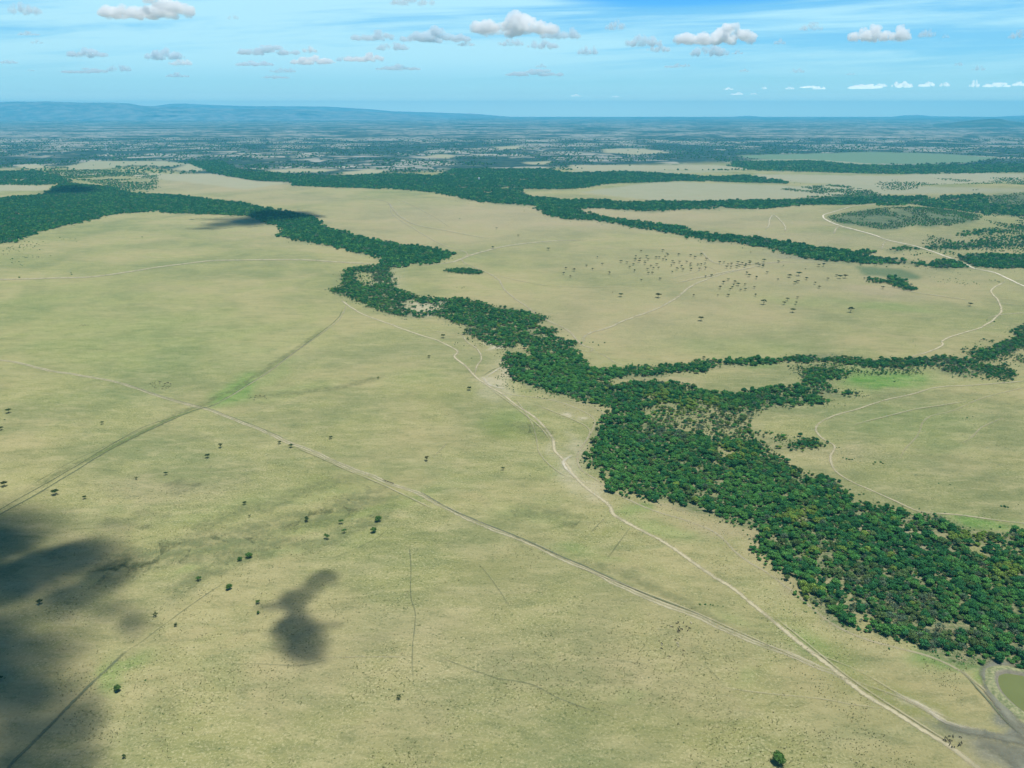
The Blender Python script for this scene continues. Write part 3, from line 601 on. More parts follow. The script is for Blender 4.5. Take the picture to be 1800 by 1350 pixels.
# beyond the plain, a patchwork of bush and farm clearings
fl = np.interp(PX, [-9000, 0, 250, 420, 520, 600, 960, 1300, 1800, 9000], [296, 296, 292, 318, 322, 306, 296, 285, 300, 300])
ch['far'] = np.clip((fl + 4 - PY) / 8, 0, 1) * (rows.repeat(nc) > 3000)
ch['far'][ (rows.repeat(nc) > 9000)] = 1
for tone, pl in FIELDS:
    k = inpoly(PX + jit * 14, PY + jit2 * 2, pl); ch['field'][k] = 1; ch['fieldtone'][k] = tone
# smooth the hard outlines a little
def soft(a, n):
    a = a.reshape(nr, nc)
    for _ in range(n):
        a = a.copy(); a[1:-1] = (a[:-2] + 2 * a[1:-1] + a[2:]) / 4; a[:, 1:-1] = (a[:, :-2] + 2 * a[:, 1:-1] + a[:, 2:]) / 4
    return a.ravel()
ch['wood'] = soft(ch['wood'], 2); ch['crop'] = soft(ch['crop'], 1); ch['field'] = soft(ch['field'], 1)
for k, v in ch.items(): fattr(me, k, v)
g = N('ground'); P = g.n('NewGeometry').outputs['Position']
MP = g.n('Mapping', {'Vector': P, 'Rotation': (0, 0, .35), 'Scale': (.55, 1.25, 1)}).outputs[0]
nA = g.noise(P, 1 / 420., 5, .55, .4); nB = g.noise(MP, 1 / 55., 6, .62, .3); nC = g.noise(MP, 1 / 7., 5, .68, .2); nF = g.noise(MP, 1 / 24., 6, .7, .5); nD = g.noise(P, 1 / 2.4, 4, .72, .6); nE = g.noise(P, 1 / 150., 4, .6, .6)
STRAW = (.300, .266, .126); OLIVE = (.180, .196, .082); TAN = (.335, .268, .168)
YF = g.ramp(g.n('SeparateXYZ', {0: P}).outputs[1], 800, 2600, .74, .36)
c = g.mix(g.ramp(nA, .38, .62), STRAW, OLIVE)
c = g.mix(g.math('MULTIPLY', g.ramp(nE, .42, .62), .7), c, (.240, .240, .092))
nG = g.noise(g.n('Mapping', {'Vector': P, 'Rotation': (0, 0, -.5), 'Scale': (.5, 1.3, 1)}).outputs[0], 1 / 95., 5, .62, 1.2)
c = g.mix(g.math('MULTIPLY', YF, g.math('MULTIPLY', g.ramp(nG, .50, .70), .6)), c, (.150, .182, .078))
c = g.mix(g.math('MULTIPLY', YF, g.math('MULTIPLY', g.ramp(nG, .42, .28), .5)), c, (.345, .298, .165))
c = g.mix(g.math('MULTIPLY', YF, g.math('MULTIPLY', g.ramp(nB, .47, .68), .55)), c, (.335, .298, .155))
c = g.mix(g.math('MULTIPLY', YF, g.math('MULTIPLY', g.ramp(nB, .50, .30), .50)), c, (.150, .166, .070))
c = g.mix(g.math('MULTIPLY', YF, g.math('MULTIPLY', g.ramp(nF, .50, .66), .55)), c, (.372, .330, .172))
c = g.mix(g.math('MULTIPLY', YF, g.math('MULTIPLY', g.ramp(nF, .49, .34), .60)), c, (.112, .134, .055))
c = g.mix(g.math('MULTIPLY', g.attr('dry'), .7), c, TAN)
c = g.mix(g.math('MULTIPLY', g.math('POWER', g.attr('lush'), 1.5), g.ramp(nB, .3, .6, .6, 1.0)), c, g.mix(g.ramp(nF, .35, .62), (.070, .180, .030), (.150, .255, .060)))
c = g.mix(g.math('MULTIPLY', g.attr('olive'), g.ramp(nC, .3, .55, .35, 1.0)), c, (.155, .175, .048))
c = g.mix(g.attr('crop'), c, g.mix(nC, (.085, .125, .055), (.13, .165, .085)))
c = g.mix(g.math('MULTIPLY', g.attr('wood'), .85), c, g.mix(g.ramp(nC, .35, .68), (.06, .11, .038), (.24, .215, .125)))  # forest floor colour, with shade between the trees painted in as dark green
c = g.mix(g.math('MULTIPLY', g.attr('scrub'), .9), c, g.mix(g.ramp(nF, .35, .65), (.050, .095, .050), (.110, .140, .075)))
bare = g.math('MULTIPLY', g.attr('bare'), g.ramp(nC, .25, .5, .3, 1.0))
c = g.mix(bare, c, (.44, .385, .28))
c = g.mix(g.math('MULTIPLY', g.attr('mud'), g.ramp(nB, .2, .6, .7, 1.0)), c, g.mix(nC, (.10, .105, .085), (.22, .22, .17)))
# tussocks: dark specks and pale straw between them, thicker in some places than in others
sp = g.ramp(nC, .56, .40, 0.0, 1.0)
dens = g.ramp(nA, .35, .6, .35, .9)
spd = g.math('MULTIPLY', g.math('MULTIPLY', sp, g.ramp(nD, .52, .36)), dens)
c = g.mix(g.math('MULTIPLY', spd, .85), c, (.085, .11, .045))
c = g.mix(g.math('MULTIPLY', g.math('MULTIPLY', g.ramp(nD, .5, .68), g.ramp(nE, .35, .65, .35, 1.0)), .6), c, (.47, .43, .25))
vo = g.n('TexVoronoi', {'Vector': g.n('Mapping', {'Vector': P, 'Scale': (1, 1, 0)}).outputs[0], 'Scale': 1 / 9., 'Randomness': 1.0}).outputs['Distance']
dots = g.math('MULTIPLY', g.ramp(vo, .13, .08), g.ramp(nE, .42, .56, .25, 1.0))
c = g.mix(g.math('MULTIPLY', dots, .8), c, (.07, .10, .04))
# far patchwork
f1 = g.noise(P, 1 / 1500., 4, .6, .5); f2 = g.noise(P, 1 / 420., 5, .6, .8); f3 = g.noise(P, 1 / 110., 4, .6, .5); f4 = g.noise(P, 1 / 5200., 3, .5)
fv = g.n('TexVoronoi', {'Vector': g.n('Mapping', {'Vector': P, 'Scale': (1, 1, 0), 'Rotation': (0, 0, .4)}).outputs[0], 'Scale': 1 / 330., 'Randomness': .85}, feature='DISTANCE_TO_EDGE').outputs['Distance']
fc = g.n('TexVoronoi', {'Vector': g.n('Mapping', {'Vector': P, 'Scale': (1, 1, 0), 'Rotation': (0, 0, .4)}).outputs[0], 'Scale': 1 / 330., 'Randomness': .85}).outputs['Color']
fcv = g.n('SeparateColor', {0: fc}).outputs[0]
mixv = g.math('ADD', g.math('MULTIPLY', f1, 1.0), g.math('ADD', g.math('MULTIPLY', f2, .45), g.math('MULTIPLY', f3, .25)))
mixv = g.math('ADD', mixv, g.math('MULTIPLY', g.math('SUBTRACT', fcv, .5), .22))
mixv = g.math('ADD', mixv, g.math('MULTIPLY', g.math('SUBTRACT', f4, .5), .35))
pale = g.ramp(g.math('ADD', mixv, g.math('MULTIPLY', g.ramp(g.n('SeparateXYZ', {0: P}).outputs[1], 9000, 17000), .045)), .82, .975)
pale = g.math('MULTIPLY', pale, g.ramp(fv, .02, .07))
fcol = g.mix(fcv, (.27, .25, .24), (.33, .31, .26)); fcol = g.mix(g.ramp(f3, .45, .65), fcol, (.20, .21, .14))
bush = g.mix(g.ramp(f3, .35, .65), (.016, .045, .042), (.050, .080, .060))
farc = g.mix(pale, bush, fcol)
c = g.mix(g.attr('far'), c, farc)
fld = g.mix(g.attr('fieldtone'), g.mix(f3, (.33, .30, .20), (.27, .26, .15)), (.135, .200, .120))
c = g.mix(g.attr('field'), c, fld)
c = g.mix(1.0, c, (1.04, 1.045, 1.04), 'MULTIPLY')
bp = g.n('Bump', {'Height': g.math('ADD', nC, g.math('MULTIPLY', nD, .3)), 'Strength': .55, 'Distance': 1.0})
bs = g.n('BsdfDiffuse', {'Color': c, 'Roughness': .6, 'Normal': bp.outputs[0]})
me.materials.append(g.surf(bs.outputs[0]))
go_ = link('ground', me); tag(go_, kind='structure')

# ================================================================== woodland
def zone_points(poly, spacing, keep=1.0, clump=40., seed=1, rag=12., holes=(), edge=0.):
    px = np.array([p[0] for p in poly]); py = np.array([p[1] for p in poly]); x, y = at(px, py)
    gx = np.arange(x.min() - 30, x.max() + 30, spacing); gy = np.arange(y.min() - 30, y.max() + 30, spacing)
    X_, Y_ = np.meshgrid(gx, gy); X_ = X_.ravel(); Y_ = Y_.ravel()
    X_ = X_ + rng.uniform(-.55, .55, len(X_)) * spacing; Y_ = Y_ + rng.uniform(-.55, .55, len(Y_)) * spacing
    qx = X_ + (fbm(X_ / 35, Y_ / 35, seed) - .5) * rag * 2.4; qy = Y_ + (fbm(X_ / 35, Y_ / 35, seed + 50) - .5) * rag * 2.4
    a, b = pix(qx, qy, terrain(X_, Y_)); k = inpoly(a, b, poly)
    if edge > 0:
        fr_ = np.zeros(len(X_))
        for (ex, ey) in ((1, 0), (-1, 0), (0, 1), (0, -1), (.7, .7), (-.7, .7), (.7, -.7), (-.7, -.7)):
            a2, b2 = pix(qx + ex * edge, qy + ey * edge, terrain(X_, Y_)); fr_ += inpoly(a2, b2, poly)
        k = rng.random(len(X_)) < np.clip((fr_ / 8 - .18) / .62, 0, 1) ** 1.2
    for h in holes: k &= ~(inpoly(a, b, h) & (rng.random(len(a)) < .85))
    X_ = X_[k]; Y_ = Y_[k]
    if keep < 1:
        d = fbm(X_ / clump, Y_ / clump, seed + 7, 4); th = np.quantile(d, 1 - keep) if len(d) else 0
        k = d + rng.normal(0, .035, len(d)) > th; X_ = X_[k]; Y_ = Y_[k]
    return X_, Y_
YSPOT = [(1160,700,16,8),(1235,712,20,9),(1403,908,22,14),(1440,975,26,10),(1765,1005,26,14),(1720,950,30,8),(1040,665,10,4),(1200,720,30,10),(1290,800,20,10),(1425,1045,14,8)]
OSPOT = [(1180,762,45,14),(1260,745,70,16),(1230,870,30,8),(1330,735,40,12),(1400,960,40,10),(1500,1010,60,14),(1600,1090,60,20),(830,585,20,8),(700,540,30,8),(660,490,20,10),(1700,1120,60,16),(1440,1065,22,14),(1590,1060,50,14)]
BRIGHT = [(1120,830,70,50),(1300,880,80,40),(1400,985,60,40),(1050,650,60,20),(960,650,60,30)]
def kinds(X_, Y_, base=(.52, .30, .03, .08, .07)):
    px, py = pix(X_, Y_); n = len(X_); w = np.tile(np.array(base, float), (n, 1))
    nz = fbm(X_ / 60, Y_ / 60, 77); w[:, 1] *= np.clip((nz - .3) * 5, .3, 3); nz2 = fbm(X_ / 45, Y_ / 45, 78); w[:, 3] *= np.clip((nz2 - .4) * 9, .1, 5); w[:, 4] *= np.clip((.55 - nz2) * 7, .2, 4)
    for S, k, a in ((YSPOT, 2, 3.0), (OSPOT, 3, 1.2), (OSPOT, 4, .8), (BRIGHT, 1, 1.3)):
        for (cx, cy, rx, ry) in S: w[:, k] += a * np.exp(-((px - cx) / rx) ** 2 - ((py - cy) / ry) ** 2)
    w /= w.sum(1, keepdims=True); r = rng.random(n)
    return (r[:, None] > np.cumsum(w, 1)).sum(1).clip(0, 4)
HOLES = GLADES + [POND]
EDGEF = 2.0
def trees(poly, spacing, rlo, rhi, keep=1., clump=40., seed=1, rag=12., base=(.52, .30, .03, .08, .07)):
    X_, Y_ = zone_points(poly, spacing, keep, clump, seed, rag, HOLES if poly in (RIV2, MIXED) else RGL if poly is RIV1 else (), spacing * EDGEF)
    n = len(X_); r = rlo + (rhi * 1.12 - rlo) * rng.random(n) ** 1.7
    return X_, Y_, r, kinds(X_, Y_, base)
def cat(L): return tuple(np.concatenate([l[i] for l in L]) for i in range(4))
fr = cat([trees(RIV2, 5.2, 2.3, 5.6, .85, 17, 1, 9), trees(MIXED, 6.4, 1.6, 4.2, .74, 24, 2, 8, (.34, .22, .12, .26, .12)), trees(RIV2, 6.0, 1.3, 2.6, .7, 25, 12, 26, (.3, .3, .05, .25, .1)),
          trees(RIV1, 6.0, 2.5, 5.2, .83, 22, 3, 10), trees(ARM_R, 5.0, 2.2, 4.8, .92, 40, 4, 8, (.5, .2, .02, .1, .2)), trees(ARM_R2, 5.0, 1.8, 4.0, .85, 30, 5, 8, (.45, .15, .02, .18, .2)), trees(ARM_R3, 5.0, 2.0, 4.4, .9, 30, 6, 8),
          trees(ARM_SCRUB, 6.5, 1.2, 3.0, .55, 50, 8, 8, (.4, .2, .02, .23, .15)), trees(RIV1, 7.0, 1.3, 2.6, .55, 25, 15, 30, (.3, .25, .03, .25, .15)), trees(ISLE, 5, 2.5, 4.2, 1, 30, 9, 5), trees(ISLE2, 4.5, 2.2, 4., .9, 30, 10, 5),
          trees(GROVE, 6, 2.5, 5.0, .9, 30, 13, 8), trees(GROVE2, 5, 2.5, 6.0, .9, 30, 14, 8)])
px_, py_ = pix(fr[0], fr[1]); size = fr[2] * 2 / np.array([mpp(p) if 192.5 < p < 3000 else 9 for p in np.clip(py_, 230, 2500)])
vis = (px_ > 4) & (px_ < 1796) & (py_ < 1342) & (py_ > 560) & (fr[2] > 2.2)
order = np.argsort(-(size * vis)); top = order[:300]
KL = [('dark green round-crowned tree in the dense river forest', 'dark green trees of the river forest'), ('brighter green leafy tree in the dense river forest', 'bright green trees of the river forest'),
      ('yellow-green tree among darker ones in the river forest', 'yellow-green trees of the river forest'), ('olive-brown half-dry tree in the river forest', 'olive-brown trees of the river forest'),
      ('grey-green thin-leaved tree in the river forest', 'grey-green trees of the river forest')]
def put_tree(name, x, y, r, cme, tme, label, cat_, group, rz=None, hs=1.0):
    o = empty(name, (x, y, float(terrain(x, y))), random.uniform(0, 6.28) if rz is None else rz, r); o.scale[2] = r * hs
    tag(o, label, cat_, group); link('crown', cme, o); link('trunk', tme, o); return o
for i in top:
    k = int(fr[3][i]); s = int(rng.integers(4))
    put_tree('forest_tree', float(fr[0][i]), float(fr[1][i]), float(fr[2][i]), CROWN_ME[s][k], TRUNK_ME[s], KL[k][0], 'tree', KL[k][1])
m = np.ones(len(fr[0]), bool); m[top] = False
fx, fy, frr, fk = (a[m] for a in fr)
scatter('river_forest', fx, fy, frr, fk * 3 + rng.integers(0, 3, len(fx)), NEAR, 'dense dark green forest winding along the river across the plain', 'forest')
# low bushes along the ragged forest edges, on the banks and round the pond
def fringe(poly, n, sig):
    p = np.array(poly, float); a = p; b = np.roll(p, -1, 0); x0, y0 = at(a[:, 0], a[:, 1]); x1, y1 = at(b[:, 0], b[:, 1]); L_ = np.hypot(x1 - x0, y1 - y0)
    i = rng.choice(len(p), n, p=L_ / L_.sum()); t = rng.random(n); return x0[i] + (x1 - x0)[i] * t + rng.normal(0, sig, n), y0[i] + (y1 - y0)[i] * t + rng.normal(0, sig, n)
BX = []; BY = []; BR = []
for pl, n, sg, r0, r1 in ((RIV2, 1500, 9, .7, 2.0), (RIV1, 900, 12, .8, 2.2), (ARM_R, 250, 12, .8, 2.2), (ARM_R3, 150, 12, .8, 2.), (WOOD_L, 700, 22, 1.5, 3.2), (BELT_R2, 200, 25, 1.5, 3), (BELT_R3, 200, 30, 1.5, 3), (NORTH, 900, 45, 2, 4)):
    a, b = fringe(pl, n, sg); BX.append(a); BY.append(b); BR.append(rng.uniform(r0, r1, n))
for pl, s_, kp, cl, r0, r1 in ((BANK, 8, .35, 25, .8, 2.2), (PONDSCRUB, 2.6, .5, 8, .5, 1.3), (MIXED, 5, .5, 20, .6, 1.6), (ARM_SCRUB, 9, .35, 40, .8, 2.0), (SHRUB_L, 20, .30, 60, 1.6, 3.4), (SHRUB_R, 14, .12, 60, 1.5, 3.0)):
    a, b = zone_points(pl, s_, kp, cl, 31, 5, HOLES); BX.append(a); BY.append(b); BR.append(rng.uniform(r0, r1, len(a)))
BX = np.concatenate(BX); BY = np.concatenate(BY); BR = np.concatenate(BR)
scatter('bushes', BX, BY, BR, rng.integers(0, 4, len(BX)), BUSH, 'low dark bushes fringing the forest edges and river banks', 'bushes')
wl = cat([trees(WOOD_L, 9.5, 4.0, 6.6, .97, 80, 21, 22, (.7, .2, .0, .05, .05)), trees(WOOD_L2, 16, 4.5, 7.5, .9, 120, 22, 25, (.8, .1, 0, .05, .05))])
scatter('acacia_woodland', wl[0], wl[1], wl[2], wl[3], FAR, 'broad dark woodland spreading in from the left edge', 'woodland')
nb = cat([trees(NORTH, 13.5, 5.0, 8.5, .95, 160, 23, 30, (.75, .15, 0, .05, .05)), trees(EDGE_R, 12, 3.5, 5.5, .9, 80, 24, 10)])
scatter('plain_edge_forest', nb[0], nb[1], nb[2], nb[3], FAR, 'long belts of dark forest along the far edge of the plain', 'forest')
rb = cat([trees(BELT_R2, 10, 4, 6.5, .9, 80, 25, 15, (.6, .2, 0, .1, .1)), trees(BELT_R3, 13, 3.0, 5.2, .75, 90, 26, 20, (.5, .2, 0, .1, .2)), trees(BELT_R4, 13, 3.5, 5.5, .8, 90, 27, 15), trees(DARK_R, 13, 4.5, 7, .9, 120, 28, 20), trees(FAR_R, 20, 6, 9, .92, 200, 29, 30),
          trees(HILLSCRUB, 9.0, 1.6, 3.2, .8, 120, 30, 20, (.25, .35, 0, .2, .2)), trees(SCRUB3, 14, 2.2, 4.6, .7, 120, 37, 20, (.25, .35, 0, .2, .2)), trees([(1500,316),(1800,312),(1860,335),(1560,335)], 20, 2.2, 4.2, .3, 250, 38, 10), trees(SLOPE_R, 11, 1.8, 3.6, .8, 120, 34, 20, (.2, .35, 0, .2, .25)), trees(SPARSE_R, 11.5, 1.5, 3.4, .6, 140, 32, 10, (.5, .2, 0, .1, .2)), trees(SPARSE_R2, 15, 1.6, 3.2, .4, 100, 33, 10),
          trees(PATCH_L, 17, 2.6, 4.8, .72, 200, 35, 20)])
rx_, ry_ = at([p[0] for p in TRACKS[16][3]], [p[1] for p in TRACKS[16][3]])
rl = []
for i in range(len(rx_) - 1):
    t_ = np.linspace(0, 1, 80); rl.append(np.stack([rx_[i] + (rx_[i + 1] - rx_[i]) * t_, ry_[i] + (ry_[i + 1] - ry_[i]) * t_], 1))
rl = np.concatenate(rl); kd_ = np.array([np.min((rl[:, 0] - a) ** 2 + (rl[:, 1] - b_) ** 2) > 16 ** 2 for a, b_ in zip(rb[0], rb[1])])
rb = tuple(a[kd_] for a in rb)
scatter('bushland', rb[0], rb[1], rb[2], rb[3], FAR, 'scattered bush and tree belts on and around the low hill at right', 'bushland')
n = 26000
fyy = 6300 * (15000 / 6300.) ** rng.random(n); fxx = rng.uniform(-.78, .78, n) * fyy
a_, b_ = pix(fxx, fyy); lim = np.interp(a_, [0, 250, 420, 520, 600, 960, 1300, 1800], [312, 306, 318, 322, 306, 300, 300, 304])
k = (b_ < lim) & (fbm(fxx / 500, fyy / 500, 90) > .40)
for tone, pl in FIELDS: k &= ~inpoly(a_, b_, pl) | ((rng.random(n) < .02) & (tone < .5))
fxx = fxx[k]; fyy = fyy[k]
scatter('distant_bushland', fxx, fyy, rng.uniform(4.5, 9.5, len(fxx)), rng.choice(5, len(fxx), p=[.7, .15, 0, .05, .1]), FAR, 'hazy mosaic of trees and hedges between the distant farm clearings', 'bushland')

# ================================================================== lone acacias
def acacia(rg, tiers, zc, leaves, size):
    bl = []; V = []; F = []
    tube(V, F, (0, 0, -.08), (.03, 0, zc * .38), .062, .048)
    for (cx, cy, dz, rr, n) in tiers:
        z = zc + dz
        m = (cx * .45, cy * .45, zc * .38 + (z - zc * .38) * .55)
        tube(V, F, (.03, 0, zc * .36), m, .04, .028); 
        for i in range(n):
            a = 2 * math.pi * (i + rg.uniform(0, .7)) / n; q = rr * rg.uniform(.45, .78)
            p = (cx + math.cos(a) * q, cy + math.sin(a) * q, z + rg.uniform(-.05, .05))
            bl.append((*p, rr * rg.uniform(.3, .45), rg.uniform(.07, .12)))
            tube(V, F, m, (p[0], p[1], p[2] - .04), .02, .009, 4)
        bl.append((cx, cy, z + .04, rr * .5, .12))
    return crown_geo(rg, bl, leaves, size, core=.6, up=.5), (V, F)
AC = []
for s, (tiers, zc) in enumerate([
    ([(0, 0, 0, .95, 8)], 1.15), ([(-.3, 0, -.12, .6, 6), (.35, .1, .1, .62, 6)], 1.2), ([(0, .1, .12, .62, 6), (.45, -.2, -.1, .45, 4), (-.5, -.1, -.18, .42, 4)], 1.25),
    ([(.05, 0, 0, .85, 7), (-.1, .1, .16, .5, 4)], 1.0)]):
    rg = np.random.default_rng(500 + s); AC.append(acacia(rg, tiers, zc, 430, .085))
rg = np.random.default_rng(520); AC.append((crown_geo(rg, bush_blobs(rg, 9, .85, 1.0), 620, .10), trunk_geo(rg, .9, .07)))      # round dense
rg = np.random.default_rng(530); AC.append((crown_geo(rg, [(-.5, .1, 1.0, .36, .2), (.1, .2, 1.25, .42, .2), (.55, -.1, 1.1, .34, .18), (.2, -.4, .85, .3, .16), (-.3, -.4, .75, .26, .14)], 260, .085, .5), trunk_geo(rg, 1.0, .05, 5, .5)))  # ragged
ACM = [[mk('acacia_crown_mesh', *AC[s][0], [LEAF_ACACIA[k]]) for k in range(3)] for s in range(6)]
ACT = [mesh('acacia_trunk_mesh', *AC[s][1], [BARK]) for s in range(6)]
for (x, y, wd, lab) in LONE:
    gx, gy = [float(v) for v in at(x, y)]; r = wd * mpp(y) / 2
    s = random.choice([0, 1, 2, 3]); k = 0
    if 'round' in lab or 'bushy' in lab or 'dense' in lab or 'full' in lab or 'bush-like' in lab: s = 4
    if 'ragged' in lab or 'sparse' in lab or 'thin' in lab: s = 5
    if 'broad' in lab or 'flat' in lab: s = 0
    if 'forked' in lab: s = 1
    if 'brown' in lab: k = 1
    if 'green' in lab: k = 2
    dk = False; k = 2 if s == 4 else k
    put_tree('umbrella_acacia' if s != 4 else 'broad_tree', gx, gy, r, CROWN_ME[1][0] if dk else ACM[s][k], TRUNK_ME[1] if dk else ACT[s], lab, 'acacia' if s != 4 else 'tree', None)
for i, (x, y, wd) in enumerate(MIDTREES):
    gx, gy = [float(v) for v in at(x, y)]; r = wd * mpp(y) / 2 * random.uniform(1.2, 1.6); s = random.choice([0, 0, 1, 2, 3, 3])
    put_tree('umbrella_acacia', gx, gy, r, ACM[s][random.choice([0, 0, 1])], ACT[s], 'small flat-topped acacia scattered with others over the far open plain', 'acacia', 'acacias scattered over the far plain')
SHM = [mk('shrub_mesh', *BUSHG[k], [LEAF[(0, 3, 0)[k]]]) for k in range(3)]
for i, (x, y, wd) in enumerate(SHRUBS):
    gx, gy = [float(v) for v in at(x, y)]; o = link('shrub', SHM[i % 3]); r = wd * mpp(y) / 2
    o.location = (gx, gy, float(terrain(gx, gy))); o.scale = (r, r, r * .8); o.rotation_euler.z = random.uniform(0, 6)
    tag(o, 'small dark shrub dotted on the open grass away from the forest', 'shrub', 'dark shrubs dotted on the open grass')
# grass tussocks close to the viewer
n = 52000
ty = 480 * (1500 / 480.) ** rng.random(n); tx = rng.uniform(-.66, .66, n) * (ty + 40)
a_, b_ = pix(tx, ty); d = fbm(tx / 60, ty / 60, 61) * .6 + fbm(tx / 9, ty / 9, 62) * .4
k = (d > .53) & ~inpoly(a_, b_, RIV2) & ~inpoly(a_, b_, [(1740, 1150), (1950, 1180), (1950, 1400), (1700, 1400), (1680, 1300)]); tx = tx[k]; ty = ty[k]
rg = np.random.default_rng(610); TV = []; TF = []; TA = []
for i in range(26):
    a = rg.uniform(0, 6.28); q = rg.uniform(0, .5); l = rg.uniform(.4, 1.); t = rg.uniform(.2, .7); k0 = len(TV); b = a + rg.uniform(-.5, .5)
    x0, y0 = math.cos(a) * q, math.sin(a) * q; dx, dy = -math.sin(b) * .16, math.cos(b) * .16; x1, y1 = x0 + math.cos(b) * t * l, y0 + math.sin(b) * t * l
    for v in ((x0 - dx, y0 - dy, 0), (x0 + dx, y0 + dy, 0), (x1 + dx * .4, y1 + dy * .4, l * .8), (x1 - dx * .4, y1 - dy * .4, l * .8)): TV.append(v); TA.append(rg.uniform(.2, 1))
    TF.append((k0, k0 + 1, k0 + 2, k0 + 3))
TUS = [proto('tussock', mk('tussock', TV, TF, TA, [leaf_mat('tussock_green', (.13, .16, .06), .2, .6)])), proto('tussock', mk('tussock', TV, TF, TA, [leaf_mat('tussock_dry', (.26, .25, .13), .2, .6)]))]
scatter('grass_tussocks', tx, ty, rng.uniform(.3, .85, len(tx)), rng.integers(0, 2, len(tx)), TUS, 'coarse grass tussocks thick over the nearer plain', 'grass')

# ================================================================== tracks, ruts, road
def track_mat(name, col, col2, prof, gain=1.0):
    m = N(name); P_ = m.n('NewGeometry').outputs['Position']
    v = m.attr('across'); al = m.attr('along')
    e = m.math('ABSOLUTE', v)                                     # 0 middle .. 1 edge
    nz = m.noise(P_, 1 / 5., 4, .65); nl = m.noise(P_, 1 / 26., 3, .6)
    e = m.math('ADD', e, m.math('MULTIPLY', m.math('SUBTRACT', nz, .5), 1.1))
    if prof == 'rut': p = m.math('MULTIPLY', m.ramp(e, 1.0, .55), m.ramp(e, .05, .4, .35, 1.0))
    elif prof == 'road': p = m.ramp(e, 1.1, .8)
    else: p = m.ramp(e, 1.0, .15)
    nw = m.noise(P_, 1 / 14., 5, .7) if name == 'damp_grass' else nl
    p = m.math('MULTIPLY', m.math('MULTIPLY', p, al), m.ramp(nw, .35, .62, .15, 1.25) if name == 'damp_grass' else m.ramp(nl, .25, .6, .45, 1.15), clamp=True)
    c_ = m.mix(nz, col, col2); d = m.n('BsdfDiffuse', {'Color': c_}); t = m.n('BsdfTransparent')
    return m.surf(m.n('MixShader', {0: p, 1: t.outputs[0], 2: d.outputs[0]}).outputs[0])
TM = {'dust': track_mat('track_dust', (.43, .38, .25), (.34, .31, .19), 'soft'), 'rut': track_mat('track_wheel_lines', (.44, .40, .26), (.35, .32, .20), 'rut'),
      'road': track_mat('road_gravel', (.60, .54, .41), (.50, .45, .34), 'road'), 'dark': track_mat('rut_dark', (.10, .125, .07), (.16, .18, .10), 'soft'),
      'lush': track_mat('rut_grass', (.22, .27, .08), (.15, .22, .07), 'soft'), 'bare': track_mat('bare_bank', (.60, .55, .43), (.45, .41, .30), 'soft')}
TM['stain'] = track_mat('damp_grass', (.135, .175, .075), (.20, .215, .10), 'soft'); TM['mud'] = track_mat('mud_ground', (.095, .105, .08), (.25, .245, .175), 'soft')
def spline(P_, step):
    out = []
    for i in range(len(P_) - 1):
        p0 = P_[max(i - 1, 0)]; p1 = P_[i]; p2 = P_[i + 1]; p3 = P_[min(i + 2, len(P_) - 1)]
        n_ = max(2, int(math.hypot(*(p2 - p1)) / step))
        for j in range(n_):
            t = j / n_; out.append(.5 * ((2 * p1) + (p2 - p0) * t + (2 * p0 - 5 * p1 + 4 * p2 - p3) * t * t + (3 * p1 - p0 - 3 * p2 + p3) * t ** 3))
    out.append(P_[-1]); return np.array(out)
def strip(name, kind, wid, stren, pts, idx, side=0.0):
    x, y = at([p[0] for p in pts], [p[1] for p in pts]); Pw = np.stack([x, y], 1); dist = np.hypot(x, y).mean()
    C_ = spline(Pw, max(4, dist * .006))
    C_ = C_ + (np.stack([fbm(C_[:, 0] / 40, C_[:, 1] / 40, idx, 3), fbm(C_[:, 0] / 40, C_[:, 1] / 40, idx + 9, 3)], 1) - .5) * wid * 1.2
    T_ = np.gradient(C_, axis=0); T_ /= np.linalg.norm(T_, axis=1, keepdims=True) + 1e-9; Nn = np.stack([-T_[:, 1], T_[:, 0]], 1)
    n_ = len(C_); hw_ = wid * .75 * (.8 + .45 * fbm(C_[:, 0] / 50, C_[:, 1] / 50, idx + 3, 3)) * (1 + (dist / 3500 if kind == 'dust' else dist / 9000))
    stren = min(1.0, stren * (1.25 if kind == 'dust' and dist > 900 else 1.0)); along = stren * np.clip(np.minimum(np.arange(n_), n_ - 1 - np.arange(n_)) / 6. + .15, 0, 1)
    V = []; A = []; L_ = []; ks = (-1, -.5, 0, .5, 1)
    for j in ks:
        Q = C_ + Nn * (hw_ * j)[:, None] + Nn * side; z = terrain(Q[:, 0], Q[:, 1]) + .10 + .012 * idx + np.hypot(Q[:, 0], Q[:, 1]) * .00018
        V.append(np.stack([Q[:, 0], Q[:, 1], z], 1)); A += [j] * n_; L_.append(along)
    V = np.concatenate(V); F = []
    for j in range(4):
        for i in range(n_ - 1): F.append((j * n_ + i, j * n_ + i + 1, (j + 1) * n_ + i + 1, (j + 1) * n_ + i))
    me_ = mesh(name, V, F, [TM[kind]]); fattr(me_, 'across', A); fattr(me_, 'along', np.concatenate(L_))
    return tag(link(name, me_), kind='structure')
NM = {'dust': 'dirt_track', 'rut': 'dirt_track', 'road': 'dirt_road', 'dark': 'ground_rut', 'lush': 'ground_strip', 'bare': 'bare_bank', 'mud': 'mud_patch', 'stain': 'damp_grass_strip'}
for i, (kd, wd, st, pts) in enumerate(TRACKS): strip(NM[kd], kd, wd, st, pts, i)
t0_ = TRACKS[0][3]
strip('ground_rut', 'dark', 1.9, .8, t0_[16:26], 60, 3.4)
strip('ground_rut', 'dark', 1.6, .45, t0_[5:13], 61, 3.0)

